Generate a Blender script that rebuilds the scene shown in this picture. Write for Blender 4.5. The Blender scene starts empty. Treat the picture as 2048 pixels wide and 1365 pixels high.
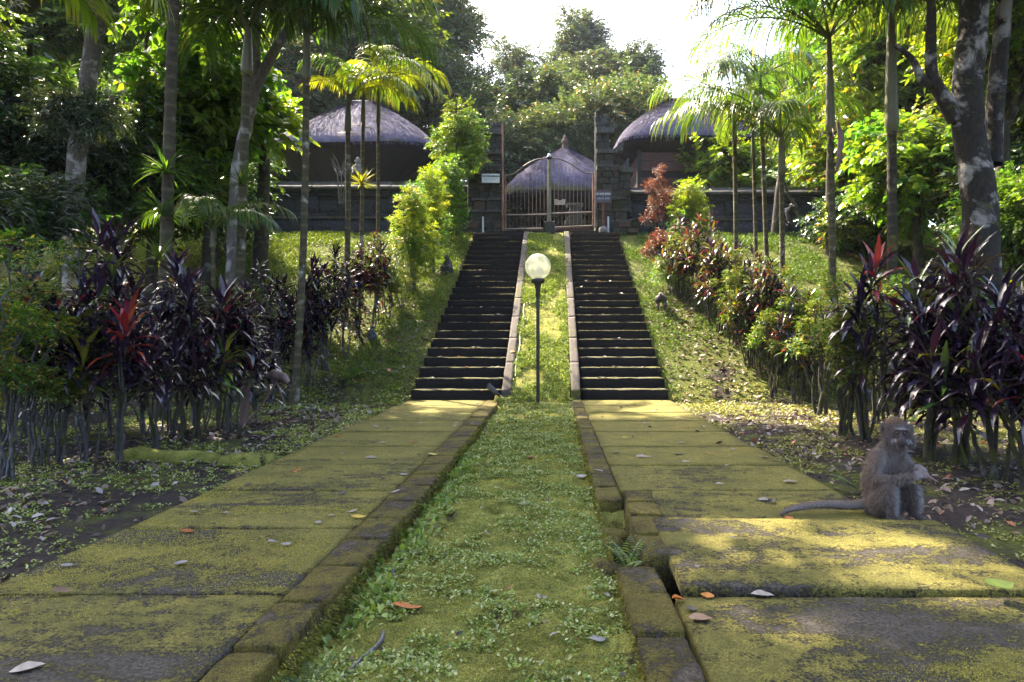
import bpy, bmesh, math, random
import numpy as np
from mathutils import Vector, Matrix, Euler
R = math.radians
rng = np.random.default_rng(7)
random.seed(7)
sc = bpy.context.scene
C = sc.collection
# ---------------------------------------------------------------- camera
cam_d = bpy.data.cameras.new('camera'); cam = bpy.data.objects.new('camera', cam_d); C.objects.link(cam)
cam_d.sensor_width = 36; cam_d.lens = 24
cam_d.shift_x = -0.041; cam_d.shift_y = -0.0061
cam_d.clip_start = 0.05; cam_d.clip_end = 900
cam.location = (0, 0, 1.0); cam.rotation_euler = (R(90), 0, 0)
sc.camera = cam
# ---------------------------------------------------------------- light
SUN_AZ, SUN_EL = -38.0, 47.0          # azimuth from +Y towards +X
w = bpy.data.worlds.new('World'); sc.world = w; w.use_nodes = True
nt = w.node_tree; bg = nt.nodes['Background']
sky = nt.nodes.new('ShaderNodeTexSky'); sky.sky_type = 'NISHITA'; sky.sun_disc = False
sky.sun_elevation = R(SUN_EL); sky.sun_rotation = R(SUN_AZ)
sky.air_density = 1.0; sky.dust_density = 5.0; sky.ozone_density = 1.0
nt.links.new(sky.outputs[0], bg.inputs[0]); bg.inputs[1].default_value = 0.15
sun_d = bpy.data.lights.new('sun', 'SUN'); sun_d.energy = 5.0; sun_d.angle = R(0.6); sun_d.color = (1, .87, .66)
sun = bpy.data.objects.new('sun', sun_d); C.objects.link(sun)
SD = Vector((math.sin(R(SUN_AZ))*math.cos(R(SUN_EL)), math.cos(R(SUN_AZ))*math.cos(R(SUN_EL)), math.sin(R(SUN_EL))))
sun.rotation_euler = (-SD).to_track_quat('-Z', 'Y').to_euler()
sc.view_settings.view_transform = 'Standard'; sc.view_settings.look = 'None'
sc.view_settings.gamma = 1; sc.view_settings.use_curve_mapping = False
sc.view_settings.exposure = 2.6
cy = sc.cycles
cy.max_bounces = 6; cy.diffuse_bounces = 3; cy.glossy_bounces = 2; cy.transmission_bounces = 6; cy.transparent_max_bounces = 8
cy.volume_bounces = 0; cy.use_fast_gi = False; cy.caustics_reflective = False; cy.caustics_refractive = False
cy.sample_clamp_indirect = 6
# ---------------------------------------------------------------- helpers
def P(px, py, Y): return ((px-1108)/1365*Y, Y, 1+(670-py)/1365*Y)
def tag(o, label=None, cat=None, group=None, kind=None):
    if label: o['label'] = label
    if cat: o['category'] = cat
    if group: o['group'] = group
    if kind: o['kind'] = kind
    return o
def empty(name, loc, rz=0, label=None, cat=None, group=None, rx=0, ry=0):
    o = bpy.data.objects.new(name, None); C.objects.link(o); o.location = loc; o.rotation_euler = (rx, ry, rz)
    o.empty_display_size = .1
    return tag(o, label, cat, group)
def link(name, me, parent=None, loc=(0,0,0), rot=(0,0,0), scale=(1,1,1), mat=None):
    o = bpy.data.objects.new(name, me); C.objects.link(o); o.parent = parent
    o.location = loc; o.rotation_euler = rot; o.scale = scale if hasattr(scale, '__len__') else (scale,)*3
    return o
def hsh(ix, iy, s):
    v = np.sin(ix*127.1+iy*311.7+s*74.7)*43758.5453
    return v-np.floor(v)
def vn(x, y, s=0):
    x = np.asarray(x, float); y = np.asarray(y, float)
    ix = np.floor(x); iy = np.floor(y); fx = x-ix; fy = y-iy
    fx = fx*fx*(3-2*fx); fy = fy*fy*(3-2*fy)
    a = hsh(ix, iy, s); b = hsh(ix+1, iy, s); c = hsh(ix, iy+1, s); d = hsh(ix+1, iy+1, s)
    return (a*(1-fx)+b*fx)*(1-fy)+(c*(1-fx)+d*fx)*fy
def fbm(x, y, sc_, o=4, s=0):
    t = 0; a = .5; x = np.asarray(x, float)*sc_; y = np.asarray(y, float)*sc_
    for k in range(o):
        t = t+a*(vn(x, y, s+k*3.1)-.5); a *= .5; x = x*2.03+11.3; y = y*2.03+5.7
    return t
def sstep(a, b, x):
    t = np.clip((x-a)/(b-a), 0, 1); return t*t*(3-2*t)
class Geo:
    """collects vertices and faces; build() links them as one mesh"""
    def __init__(s): s.V = []; s.F = []; s.Cc = []; s.n = 0
    def add(s, V, F, col=None):
        V = np.asarray(V, np.float32).reshape(-1, 3); F = np.asarray(F, np.int64)
        if F.ndim == 1: F = F[None]
        s.V.append(V); s.F.append(F+s.n); s.n += len(V)
        if col is None: col = (1, 1, 1)
        c = np.asarray(col, np.float32)
        if c.ndim == 1: c = np.repeat(c[None], len(V), 0)
        s.Cc.append(c)
        return s
    def mesh(s, name, mat, smooth=False):
        me = bpy.data.meshes.new(name)
        V = np.concatenate(s.V); me.vertices.add(len(V)); me.vertices.foreach_set('co', V.ravel())
        sizes = np.concatenate([np.full(len(f), f.shape[1]) for f in s.F]); L = np.concatenate([f.ravel() for f in s.F])
        me.loops.add(len(L)); me.loops.foreach_set('vertex_index', L.astype(np.int32))
        me.polygons.add(len(sizes)); st = np.concatenate([[0], np.cumsum(sizes)[:-1]])
        me.polygons.foreach_set('loop_start', st.astype(np.int32)); me.polygons.foreach_set('loop_total', sizes.astype(np.int32))
        if smooth: me.polygons.foreach_set('use_smooth', np.ones(len(sizes), bool))
        at = me.color_attributes.new('col', 'FLOAT_COLOR', 'POINT')
        cc = np.concatenate(s.Cc); cc = np.concatenate([cc, np.ones((len(cc), 1), np.float32)], 1)
        at.data.foreach_set('color', cc.ravel())
        me.update(calc_edges=True)
        if mat: me.materials.append(mat)
        return me
    def build(s, name, mat, parent=None, smooth=False, loc=(0,0,0)):
        return link(name, s.mesh(name, mat, smooth), parent, loc)
def tube(pts, rad, n=8, cap=True):
    pts = np.asarray(pts, float); m = len(pts); rad = np.broadcast_to(np.asarray(rad, float), (m,))
    T = np.gradient(pts, axis=0); T /= np.linalg.norm(T, axis=1)[:, None]+1e-9
    ref = np.array([0, 0, 1.]) if abs(T[:, 2]).mean() < .8 else np.array([1., 0, 0])
    A = np.cross(T, ref); A /= np.linalg.norm(A, axis=1)[:, None]+1e-9; B = np.cross(T, A)
    a = np.arange(n)/n*2*math.pi
    V = pts[:, None]+rad[:, None, None]*(np.cos(a)[None, :, None]*A[:, None]+np.sin(a)[None, :, None]*B[:, None])
    V = V.reshape(-1, 3); i = np.arange(m-1)[:, None]*n; j = np.arange(n)[None]
    F = np.stack([i+j, i+(j+1) % n, i+n+(j+1) % n, i+n+j], -1).reshape(-1, 4)
    return V, F
def addtube(g, pts, rad, n=8, col=None):
    V, F = tube(pts, rad, n); g.add(V, F, col)
    if n >= 4:
        m = len(pts)
        c0 = np.mean(V[:n], 0); c1 = np.mean(V[-n:], 0)
        Vc = np.concatenate([V[:n], [c0], V[-n:], [c1]])
        j = np.arange(n)
        F1 = np.stack([(j+1) % n, j, np.full(n, n)], -1); F2 = np.stack([n+1+j, n+1+(j+1) % n, np.full(n, 2*n+1)], -1)
        cc = None
        if col is not None and np.ndim(col) == 2: cc = np.concatenate([col[:n], col[:1], col[-n:], col[-1:]])
        else: cc = col
        g.add(Vc, np.concatenate([F1, F2]), cc)
def lathe(prof, n=16, c=(0, 0, 0)):
    prof = np.asarray(prof, float); m = len(prof); a = np.arange(n)/n*2*math.pi
    V = np.stack([prof[:, :1]*np.cos(a), prof[:, :1]*np.sin(a), np.repeat(prof[:, 1:], n, 1)], -1).reshape(-1, 3)+np.array(c)
    i = np.arange(m-1)[:, None]*n; j = np.arange(n)[None]
    F = np.stack([i+j, i+(j+1) % n, i+n+(j+1) % n, i+n+j], -1).reshape(-1, 4)
    return V, F
def boxg(x0, x1, y0, y1, z0, z1, nx=1, ny=1, nz=1, rnd=0.0, jit=0.0, seed=0):
    """box as a rounded, slightly uneven grid surface"""
    g = []; F = []; n0 = 0
    def face(o, u, v, a, b):
        nonlocal n0
        s, t = np.meshgrid(np.linspace(0, 1, a+1), np.linspace(0, 1, b+1), indexing='ij')
        g.append(np.array(o)+s.reshape(-1, 1)*np.array(u)+t.reshape(-1, 1)*np.array(v))
        i, j = np.meshgrid(np.arange(a), np.arange(b), indexing='ij'); q = (i*(b+1)+j).ravel()+n0
        F.append(np.stack([q, q+b+1, q+b+2, q+1], -1)); n0 += (a+1)*(b+1)
    dx, dy, dz = x1-x0, y1-y0, z1-z0
    face((x0, y0, z1), (dx, 0, 0), (0, dy, 0), nx, ny); face((x0, y0, z0), (0, dy, 0), (dx, 0, 0), ny, nx)
    face((x0, y0, z0), (dx, 0, 0), (0, 0, dz), nx, nz); face((x0, y1, z0), (0, 0, dz), (dx, 0, 0), nz, nx)
    face((x0, y0, z0), (0, 0, dz), (0, dy, 0), nz, ny); face((x1, y0, z0), (0, dy, 0), (0, 0, dz), ny, nz)
    V = np.concatenate(g); F = np.concatenate(F)
    if rnd > 0:
        lo = np.array([x0, y0, z0])+rnd; hi = np.array([x1, y1, z1])-rnd
        c = np.clip(V, lo, hi); d = V-c; l = np.linalg.norm(d, axis=1)[:, None]; V = np.where(l > 1e-6, c+d/np.maximum(l, 1e-6)*rnd, V)
    if jit > 0:
        k = 9.0
        V = V+jit*np.stack([fbm(V[:, 1]+V[:, 2]*1.7, V[:, 0]+seed, k, 3, 1), fbm(V[:, 0]+V[:, 2]*1.3, V[:, 1]+seed, k, 3, 2), fbm(V[:, 0], V[:, 1]+V[:, 2]+seed, k, 4, 3)], -1)*2
    return V, F
def weld(o_mesh, d=1e-4):
    bm = bmesh.new(); bm.from_mesh(o_mesh); bmesh.ops.remove_doubles(bm, verts=bm.verts, dist=d); bm.to_mesh(o_mesh); bm.free()
def cube_mesh(name, mat, bev=.03):
    bm = bmesh.new(); bmesh.ops.create_cube(bm, size=1); bmesh.ops.bevel(bm, geom=bm.edges[:], offset=bev, segments=1, affect='EDGES')
    me = bpy.data.meshes.new(name); bm.to_mesh(me); bm.free(); me.materials.append(mat); return me
# ---------------------------------------------------------------- materials
class NT:
    def __init__(s, name):
        s.m = bpy.data.materials.new(name); s.m.use_nodes = True; s.t = s.m.node_tree; s.t.nodes.clear()
        s.out = s.n('ShaderNodeOutputMaterial')
    def n(s, t, **k):
        x = s.t.nodes.new(t)
        for a, b in k.items(): setattr(x, a, b)
        return x
    def l(s, a, b): s.t.links.new(a, b)
    def pos(s, scale=(1, 1, 1)):
        g = s.n('ShaderNodeNewGeometry'); m = s.n('ShaderNodeMapping'); m.inputs['Scale'].default_value = scale
        s.l(g.outputs['Position'], m.inputs[0]); return m.outputs[0]
    def obj(s, scale=(1, 1, 1)):
        g = s.n('ShaderNodeTexCoord'); m = s.n('ShaderNodeMapping'); m.inputs['Scale'].default_value = scale
        s.l(g.outputs['Object'], m.inputs[0]); return m.outputs[0]
    def noise(s, vec, scale, detail=4, rough=.6, dist=0):
        x = s.n('ShaderNodeTexNoise'); x.inputs['Scale'].default_value = scale; x.inputs['Detail'].default_value = detail
        x.inputs['Roughness'].default_value = rough; x.inputs['Distortion'].default_value = dist; s.l(vec, x.inputs['Vector']); return x.outputs[0]
    def vor(s, vec, scale, feat='F1'):
        x = s.n('ShaderNodeTexVoronoi', feature=feat); x.inputs['Scale'].default_value = scale; s.l(vec, x.inputs['Vector']); return x.outputs[0]
    def ramp(s, f, stops):
        x = s.n('ShaderNodeValToRGB'); e = x.color_ramp.elements
        while len(e) < len(stops): e.new(.5)
        for i, (p, c) in enumerate(stops):
            e[i].position = p; e[i].color = (c, c, c, 1) if not hasattr(c, '__len__') else (*c, 1)
        s.l(f, x.inputs[0]); return x.outputs[0]
    def mix(s, f, a, b, mode='MIX'):
        x = s.n('ShaderNodeMix', data_type='RGBA', blend_type=mode)
        for v, i in ((f, 0), (a, 6), (b, 7)):
            if hasattr(v, 'links') or hasattr(v, 'is_linked'): s.l(v, x.inputs[i])
            elif i == 0: x.inputs[0].default_value = v
            else: x.inputs[i].default_value = (*v, 1)
        return x.outputs[2]
    def math(s, op, a, b=0.5):
        x = s.n('ShaderNodeMath', operation=op)
        for v, i in ((a, 0), (b, 1)):
            if hasattr(v, 'is_linked'): s.l(v, x.inputs[i])
            else: x.inputs[i].default_value = v
        return x.outputs[0]
    def bump(s, h, strength, dist=.01, prev=None):
        x = s.n('ShaderNodeBump'); x.inputs['Strength'].default_value = strength; x.inputs['Distance'].default_value = dist
        s.l(h, x.inputs['Height'])
        if prev: s.l(prev, x.inputs['Normal'])
        return x.outputs[0]
    def bsdf(s, col, rough=.8, spec=.3, normal=None, **kw):
        b = s.n('ShaderNodeBsdfPrincipled')
        if hasattr(col, 'is_linked'): s.l(col, b.inputs['Base Color'])
        else: b.inputs['Base Color'].default_value = (*col, 1)
        if hasattr(rough, 'is_linked'): s.l(rough, b.inputs['Roughness'])
        else: b.inputs['Roughness'].default_value = rough
        b.inputs['Specular IOR Level'].default_value = spec
        if normal: s.l(normal, b.inputs['Normal'])
        for k, v in kw.items(): b.inputs[k.replace('_', ' ')].default_value = v
        s.l(b.outputs[0], s.out.inputs[0]); return b
def leaf_mat(name, trans=.35, rough=.35, spec=.5, boost=(1.6, 1.5, .55), var=.35, hue=.03):
    m = NT(name); a = m.n('ShaderNodeAttribute', attribute_name='col'); oi = m.n('ShaderNodeObjectInfo')
    hs = m.n('ShaderNodeHueSaturation'); m.l(a.outputs[0], hs.inputs['Color'])
    m.l(m.math('ADD', m.math('MULTIPLY', oi.outputs['Random'], hue*2), .5-hue), hs.inputs['Hue'])
    r2 = m.math('FRACT', m.math('MULTIPLY', oi.outputs['Random'], 7.31))
    m.l(m.math('ADD', m.math('MULTIPLY', r2, var), 1-var/2), hs.inputs['Value'])
    b = m.bsdf(hs.outputs[0], rough, spec)
    t = m.n('ShaderNodeBsdfTranslucent'); m.l(m.mix(1, hs.outputs[0], boost, 'MULTIPLY'), t.inputs[0])
    x = m.n('ShaderNodeMixShader'); x.inputs[0].default_value = trans; m.l(b.outputs[0], x.inputs[1]); m.l(t.outputs[0], x.inputs[2])
    m.l(x.outputs[0], m.out.inputs[0]); return m.m
M = {}
M['leaf'] = leaf_mat('leaf_green', .42, .38, .5)
M['leaf_gloss'] = leaf_mat('leaf_dark_glossy', .25, .2, .9)
M['leaf_strap'] = leaf_mat('leaf_purple_strap', .2, .2, .85, (1.5, .9, .8), .5, .02)
M['leaf_palm'] = leaf_mat('leaf_palm', .45, .33, .6, (1.7, 1.6, .5), .3, .02)
M['leaf_soft'] = leaf_mat('leaf_ground_cover', .3, .55, .3)
M['litter'] = leaf_mat('dead_leaf', .1, .55, .4, (1.2, 1, .7), .3, .01)
def stone(name, dark, light, moss, mossamt, sc_=(1, 1, 1), rough=.85, bump=.6, gran=90, far_moss=False, moss2=None):
    m = NT(name); p = m.pos(); ps = m.pos(sc_)
    oi = m.n('ShaderNodeObjectInfo')
    off = m.n('ShaderNodeVectorMath', operation='ADD'); m.l(ps, off.inputs[0]); m.l(oi.outputs['Random'], off.inputs[1]); ps = off.outputs[0]
    fine = m.noise(p, gran, 5, .7); mid = m.noise(p, 14, 5, .65); big = m.noise(ps, 1.6, 5, .62, .4)
    st = m.mix(m.ramp(fine, [(.42, 0), (.58, 1)]), dark, light)
    st = m.mix(m.ramp(m.vor(p, gran*1.1), [(.0, .5), (.25, 0)]), st, tuple(min(1, c*2.0) for c in light))
    f = m.math('ADD', m.math('MULTIPLY', big, .78), m.math('ADD', m.math('MULTIPLY', mid, .46), m.math('MULTIPLY', fine, .56)))
    if far_moss:
        sp = m.n('ShaderNodeSeparateXYZ'); m.l(p, sp.inputs[0])
        f = m.math('ADD', f, m.math('MULTIPLY', m.ramp(m.math('MULTIPLY', sp.outputs[1], .1), [(.2, 0), (.75, 1)]), .16))
    c = .90+.5*(.5-mossamt)
    mask = m.ramp(f, [(max(0, c-.035), 0), (min(1, c+.045), 1)])
    m2 = moss2 or tuple(x*.55 for x in moss)
    mc = m.mix(m.ramp(m.noise(p, 3.1, 6, .75), [(.40, 0), (.60, 1)]), m2, moss)
    mc = m.mix(m.ramp(m.noise(p, 38, 5, .8), [(.40, .55), (.54, 0)]), mc, tuple(x*.35 for x in m2))
    mc = m.mix(m.ramp(m.noise(p, 160, 2, .8), [(.46, .9), (.57, 0)]), mc, tuple(x*.3 for x in moss))
    col = m.mix(mask, st, mc)
    h = m.math('ADD', m.math('MULTIPLY', fine, .5), m.math('MULTIPLY', m.math('MULTIPLY', mask, m.noise(p, 130, 4, .8)), 1.3))
    nb = m.bump(mid, bump*.6, .03); nb = m.bump(h, bump, .014, nb)
    m.bsdf(col, rough, .25, nb); return m.m
M['slab'] = stone('mossy_slab', (.018, .015, .012), (.078, .065, .052), (.40, .34, .07), .53, (.7, 1.9, 1), bump=1.0, gran=75, far_moss=True, moss2=(.21, .195, .045))
M['kerb'] = stone('mossy_kerb_stone', (.030, .024, .018), (.10, .076, .054), (.25, .21, .035), .62, (1.6, 1.6, 1), bump=1.0, gran=75, moss2=(.15, .105, .02))
M['ramp'] = stone('ramp_concrete', (.035, .028, .024), (.085, .070, .062), (.20, .19, .03), .28, (1, 1, 1), bump=.5)
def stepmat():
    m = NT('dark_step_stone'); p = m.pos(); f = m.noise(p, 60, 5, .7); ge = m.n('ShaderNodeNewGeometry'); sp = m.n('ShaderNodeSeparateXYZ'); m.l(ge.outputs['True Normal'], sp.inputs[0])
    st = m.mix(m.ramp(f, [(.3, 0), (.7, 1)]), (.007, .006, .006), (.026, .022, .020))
    lit_tread = m.mix(m.ramp(m.noise(p, 5, 5, .7), [(.35, 0), (.65, 1)]), (.085, .08, .068), (.14, .135, .05))  # moss and wear tones on upward faces, paled to paint lit tread edges
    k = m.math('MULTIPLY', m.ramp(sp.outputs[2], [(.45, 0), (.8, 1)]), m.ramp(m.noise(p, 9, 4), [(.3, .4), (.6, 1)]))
    m.bsdf(m.mix(k, st, lit_tread), .9, .08, m.bump(f, .5, .01)); return m.m
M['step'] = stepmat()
M['temple'] = stone('temple_stone', (.03, .029, .027), (.075, .07, .062), (.07, .085, .02), .30, (1, 1, 1), bump=.8, gran=30)
M['temple_warm'] = stone('temple_brick', (.05, .033, .028), (.12, .075, .06), (.07, .08, .02), .2, (1, 1, 1), bump=.8, gran=30)
M['wallstone'] = stone('wall_stone', (.028, .028, .036), (.062, .062, .082), (.05, .06, .03), .30, (1, 1, 1), bump=.5, gran=20)
M['capstone'] = stone('wall_cap_stone', (.05, .046, .045), (.12, .11, .108), (.12, .11, .03), .3, (1, 1, 1), bump=.6, gran=25)
def simple(name, col, rough=.6, spec=.4, nsc=20, amt=.35, bump=.3, stretch=(1, 1, 1), metal=0, col2=None):
    m = NT(name); p = m.obj(stretch); f = m.noise(p, nsc, 5, .65)
    c2 = col2 or tuple(x*(1-amt) for x in col)
    c = m.mix(m.ramp(f, [(.35, 0), (.65, 1)]), c2, tuple(min(1, x*(1+amt*.6)) for x in col))
    m.bsdf(c, rough, spec, m.bump(f, bump, .01), Metallic=metal); return m.m
M['black_metal'] = simple('black_painted_metal', (.012, .012, .013), .45, .5, 30, .3, .1)
M['rust'] = simple('rusted_pink_paint', (.34, .17, .13), .7, .3, 9, .5, .3, (1, 1, .3), col2=(.12, .06, .045))
M['gatebar'] = simple('gate_metal', (.13, .105, .10), .5, .5, 12, .4, .2, col2=(.09, .06, .05))
M['polegrey'] = simple('weathered_pole', (.20, .19, .15), .7, .3, 10, .4, .2)
M['white_paint'] = simple('chalky_white', (.55, .58, .62), .6, .3, 15, .2, .1)
M['sign_white'] = simple('white_sign_board', (.72, .74, .78), .5, .3, 6, .08, .05)
M['sign_grey'] = simple('grey_sign_board', (.10, .10, .13), .6, .3, 8, .2, .05)
M['sign_red'] = simple('dull_red_paint', (.17, .065, .05), .6, .3, 12, .3, .2)
M['letter_dark'] = simple('dark_lettering', (.03, .035, .06), .6, .3)
M['letter_white'] = simple('white_lettering', (.75, .75, .78), .6, .3)
M['letter_blue'] = simple('faded_blue_lettering', (.42, .48, .66), .6, .3)
M['wood_dark'] = simple('dark_timber', (.012, .010, .014), .7, .3, 8, .5, .3, (1, 1, 6))
M['wood_red'] = simple('reddish_timber', (.065, .024, .02), .65, .35, 8, .5, .3, (.4, 6, 6))
M['concrete'] = simple('pale_concrete', (.20, .19, .19), .85, .2, 14, .4, .6)
M['hose'] = simple('grey_hose', (.075, .068, .08), .45, .5, 20, .25, .1)
M['cable'] = simple('white_cable', (.5, .5, .48), .5, .4)
M['bark_lichen'] = None
def bark(name, a, b, lich, amt, sc_=(6, 6, 2), gloss=.85, moss=None, mossamt=.3, lsc=3.2):
    m = NT(name); p = m.pos(sc_); q = m.pos()
    c = m.mix(m.ramp(m.noise(p, 5, 5, .7), [(.3, 0), (.7, 1)]), a, b)
    mk = m.ramp(m.noise(q, lsc, 5, .62, .5), [(.60-amt*.3, 0), (.69-amt*.3, 1)])
    c = m.mix(mk, c, lich)
    if moss:
        mm = m.ramp(m.noise(q, 7, 5, .7), [(.64-mossamt*.3, 0), (.72-mossamt*.3, 1)]); c = m.mix(mm, c, moss)
    at = m.n('ShaderNodeAttribute', attribute_name='col'); c = m.mix(1, c, at.outputs[0], 'MULTIPLY')
    m.bsdf(c, gloss, .25, m.bump(m.noise(p, 9, 6, .7), .7, .02)); return m.m
M['bark_pale'] = bark('pale_lichen_bark', (.07, .06, .052), (.17, .145, .125), (.36, .34, .34), .25)
M['bark_white'] = bark('white_patched_bark', (.010, .008, .007), (.035, .028, .022), (.25, .23, .22), .22, lsc=2.2, moss=(.06, .06, .012), mossamt=.2)
M['bark_dark'] = bark('dark_bark', (.02, .016, .013), (.06, .048, .038), (.14, .14, .12), .1, moss=(.07, .08, .015), mossamt=.3)
M['bark_palm'] = bark('palm_bark', (.035, .028, .018), (.085, .068, .045), (.19, .18, .16), .12, (3, 3, 8), moss=(.06, .07, .02), mossamt=.2)
M['bark_areca'] = bark('areca_bark', (.04, .035, .022), (.10, .085, .045), (.26, .25, .22), .06, (3, 3, 8))
M['stem'] = bark('hedge_stem', (.035, .032, .03), (.10, .093, .095), (.18, .18, .20), .15, (10, 10, 10), moss=(.05, .055, .01), mossamt=.3)
M['stem_mossy'] = bark('mossy_stem', (.025, .02, .015), (.06, .05, .04), (.15, .15, .15), .06, (10, 10, 10), moss=(.060, .062, .012), mossamt=.5)
M['sheath'] = simple('dry_palm_sheath', (.16, .10, .09), .6, .4, 4, .5, .3, (3, 3, .5))
M['rachis'] = simple('palm_rachis', (.05, .055, .02), .5, .4, 6, .3, .1)
M['crownshaft'] = simple('palm_crownshaft', (.085, .09, .035), .45, .5, 4, .4, .1, (1, 1, .3), col2=(.07, .045, .03))
def soil():
    m = NT('damp_soil_and_moss'); p = m.pos()
    f = m.noise(p, 40, 6, .75); b = m.noise(p, 1.3, 5, .65)
    s = m.mix(m.ramp(f, [(.3, 0), (.7, 1)]), (.012, .009, .008), (.055, .042, .038))
    g = m.mix(m.ramp(m.noise(p, 25, 5, .7), [(.3, 0), (.7, 1)]), (.03, .04, .01), (.13, .14, .025))
    sp = m.n('ShaderNodeSeparateXYZ'); m.l(p, sp.inputs[0])
    up = m.ramp(m.math('MULTIPLY', sp.outputs[1], .05), [(.47, 0), (.60, 1)])
    k = m.ramp(m.math('ADD', b, m.math('MULTIPLY', up, .22)), [(.5, 0), (.62, 1)])
    c = m.mix(k, s, g)
    m.bsdf(c, .95, .15, m.bump(f, .9, .03, m.bump(m.noise(p, 8, 4), .5, .05))); return m.m
M['soil'] = soil()
def mossground():
    m = NT('moss_ground'); p = m.pos()
    f = m.noise(p, 150, 5, .8); b = m.noise(p, 5, 5, .65)
    g = m.mix(m.ramp(b, [(.35, 0), (.65, 1)]), (.16, .165, .035), (.44, .42, .10))
    g = m.mix(m.ramp(f, [(.38, .8), (.58, 0)]), g, (.025, .022, .006))
    g = m.mix(m.ramp(m.noise(p, 2.6, 5, .7), [(.60, 0), (.68, 1)]), g, (.03, .024, .018))
    m.bsdf(g, .95, .1, m.bump(f, 1, .012, m.bump(m.noise(p, 30, 5, .7), .8, .02))); return m.m
M['moss'] = mossground()
def thatch_mat():
    m = NT('weathered_thatch'); a = m.n('ShaderNodeAttribute', attribute_name='col'); p = m.pos()
    c = m.mix(m.ramp(m.noise(p, 3, 4), [(.3, 0), (.7, 1)]), (.050, .045, .078), (.115, .104, .17))
    c = m.mix(1, c, a.outputs[0], 'MULTIPLY')
    m.bsdf(c, .85, .15, m.bump(m.noise(m.pos((6, 6, 1)), 14, 5, .8), .8, .03)); return m.m
M['thatch'] = thatch_mat()
def fur_mat():
    m = NT('monkey_fur'); a = m.n('ShaderNodeAttribute', attribute_name='col')
    c = m.mix(m.ramp(m.noise(m.obj((1, 1, .35)), 90, 4, .7), [(.3, .35), (.7, 0)]), a.outputs[0], (.02, .016, .014))
    m.bsdf(c, .8, .25, m.bump(m.noise(m.obj((1, 1, .3)), 140, 3, .7), .5, .006)); return m.m
M['fur'] = fur_mat()
M['eye'] = simple('monkey_eye', (.02, .012, .008), .15, .6)
def globe_mat():
    m = NT('stained_globe_glass'); p = m.obj((1, 1, .28))
    st = m.ramp(m.noise(p, 16, 5, .7), [(.4, 0), (.7, 1)])
    c = m.mix(st, (.80, .80, .70), (.42, .43, .26))
    d = m.bsdf(c, .25, .5); t = m.n('ShaderNodeBsdfTranslucent'); m.l(c, t.inputs[0])
    g = m.n('ShaderNodeBsdfTransparent'); g.inputs[0].default_value = (.95, .97, .9, 1)
    x = m.n('ShaderNodeMixShader'); x.inputs[0].default_value = .55; m.l(d.outputs[0], x.inputs[1]); m.l(t.outputs[0], x.inputs[2])
    y = m.n('ShaderNodeMixShader'); m.l(m.math('SUBTRACT', .42, m.math('MULTIPLY', st, .25)), y.inputs[0]); m.l(x.outputs[0], y.inputs[1]); m.l(g.outputs[0], y.inputs[2])
    m.l(y.outputs[0], m.out.inputs[0]); return m.m
M['globe'] = globe_mat()
# ---------------------------------------------------------------- terrain
RISE, TREAD, SY0, NST = .1545, .333, 10.5, 24
PLAT = 3.95
def hill(y):
    s = .4625*(y-10.42); return np.where(s < 0, 0, s)
def hgt(x, y):
    x = np.asarray(x, float); y = np.asarray(y, float)
    h = np.minimum(hill(y), PLAT); h = h-.12*np.exp(-((y-18.9)/.9)**2)
    edge = np.clip(np.abs(x+.2)-2.2, 0, 99)
    h = h+.10*fbm(x, y, .9, 4, 5)*sstep(0, .8, edge)-.07+.05*fbm(x, y, 6, 3, 8)*sstep(0, .3, edge)
    left = sstep(5.5, 12, -x)*1.1*(1-sstep(8, 12, y)); h = h+left*.6+sstep(5, 11, x)*(1-sstep(9, 13, y))*.5
    back = np.clip(y-30, 0, 60)*.13; h = h+back+sstep(9, 30, np.abs(x))*2.5*sstep(20, 40, y)
    inside = (sstep(-2.20, -2.13, x)*(1-sstep(1.70, 1.76, x)))*(1-sstep(19.1, 19.2, y))
    h = h-inside*(.20+.25*sstep(10.3, 10.7, y))
    return h
def median_h(x, y):
    x = np.asarray(x, float); y = np.asarray(y, float)
    b = -.062+.085*fbm(x, y*1.6, 3.6, 3, 21)+.05*np.abs(fbm(x*.8, y*2, 9, 3, 25))*2+.012*fbm(x, y, 45, 2, 27)
    e = np.exp(-((x+.80)/.07)**2)*.05; b = b-e*(y > 2)
    hole = np.exp(-((x-.36)/.09)**4)*sstep(2.95, 3.1, y)*(1-sstep(4.0, 4.1, y))*.08
    s = RISE+.4639*(y-SY0)-.03
    return np.maximum(b-hole, np.where(y > 9.9, s+.05*fbm(x, y, 5, 4, 31)-.0*y, -9))
def surf(x, y):
    x = np.asarray(x, float); y = np.asarray(y, float)
    inm = (x > -.83) & (x < .28) & (y < 18.1)
    return np.where(inm, median_h(x, y), hgt(x, y))
def G(px, py, side=True):
    """world point of the terrain seen at a pixel of the photograph"""
    Y = np.arange(1.6, 60, .01); X = (px-1108)/1365*Y; Z = 1+(670-py)/1365*Y
    h = hgt(X, Y); i = np.argmax(h >= Z)
    if h[i] < Z[i]: i = len(Y)-1
    return float(X[i]), float(Y[i]), float(h[i])
def grid_mesh(xs, ys, fn):
    X, Y = np.meshgrid(xs, ys, indexing='ij'); Z = fn(X, Y)
    V = np.stack([X, Y, Z], -1).reshape(-1, 3); a, b = len(xs)-1, len(ys)-1
    i, j = np.meshgrid(np.arange(a), np.arange(b), indexing='ij'); q = (i*(b+1)+j).ravel()
    return V, np.stack([q, q+b+1, q+b+2, q+1], -1)
xs = np.concatenate([-np.geomspace(160, 8.2, 40), np.linspace(-8, -2.4, 80), np.linspace(-2.35, -2.0, 12), np.linspace(-1.9, 1.6, 15), np.linspace(1.65, 1.9, 9), np.linspace(1.95, 8, 85), np.geomspace(8.2, 160, 40)])
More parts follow.
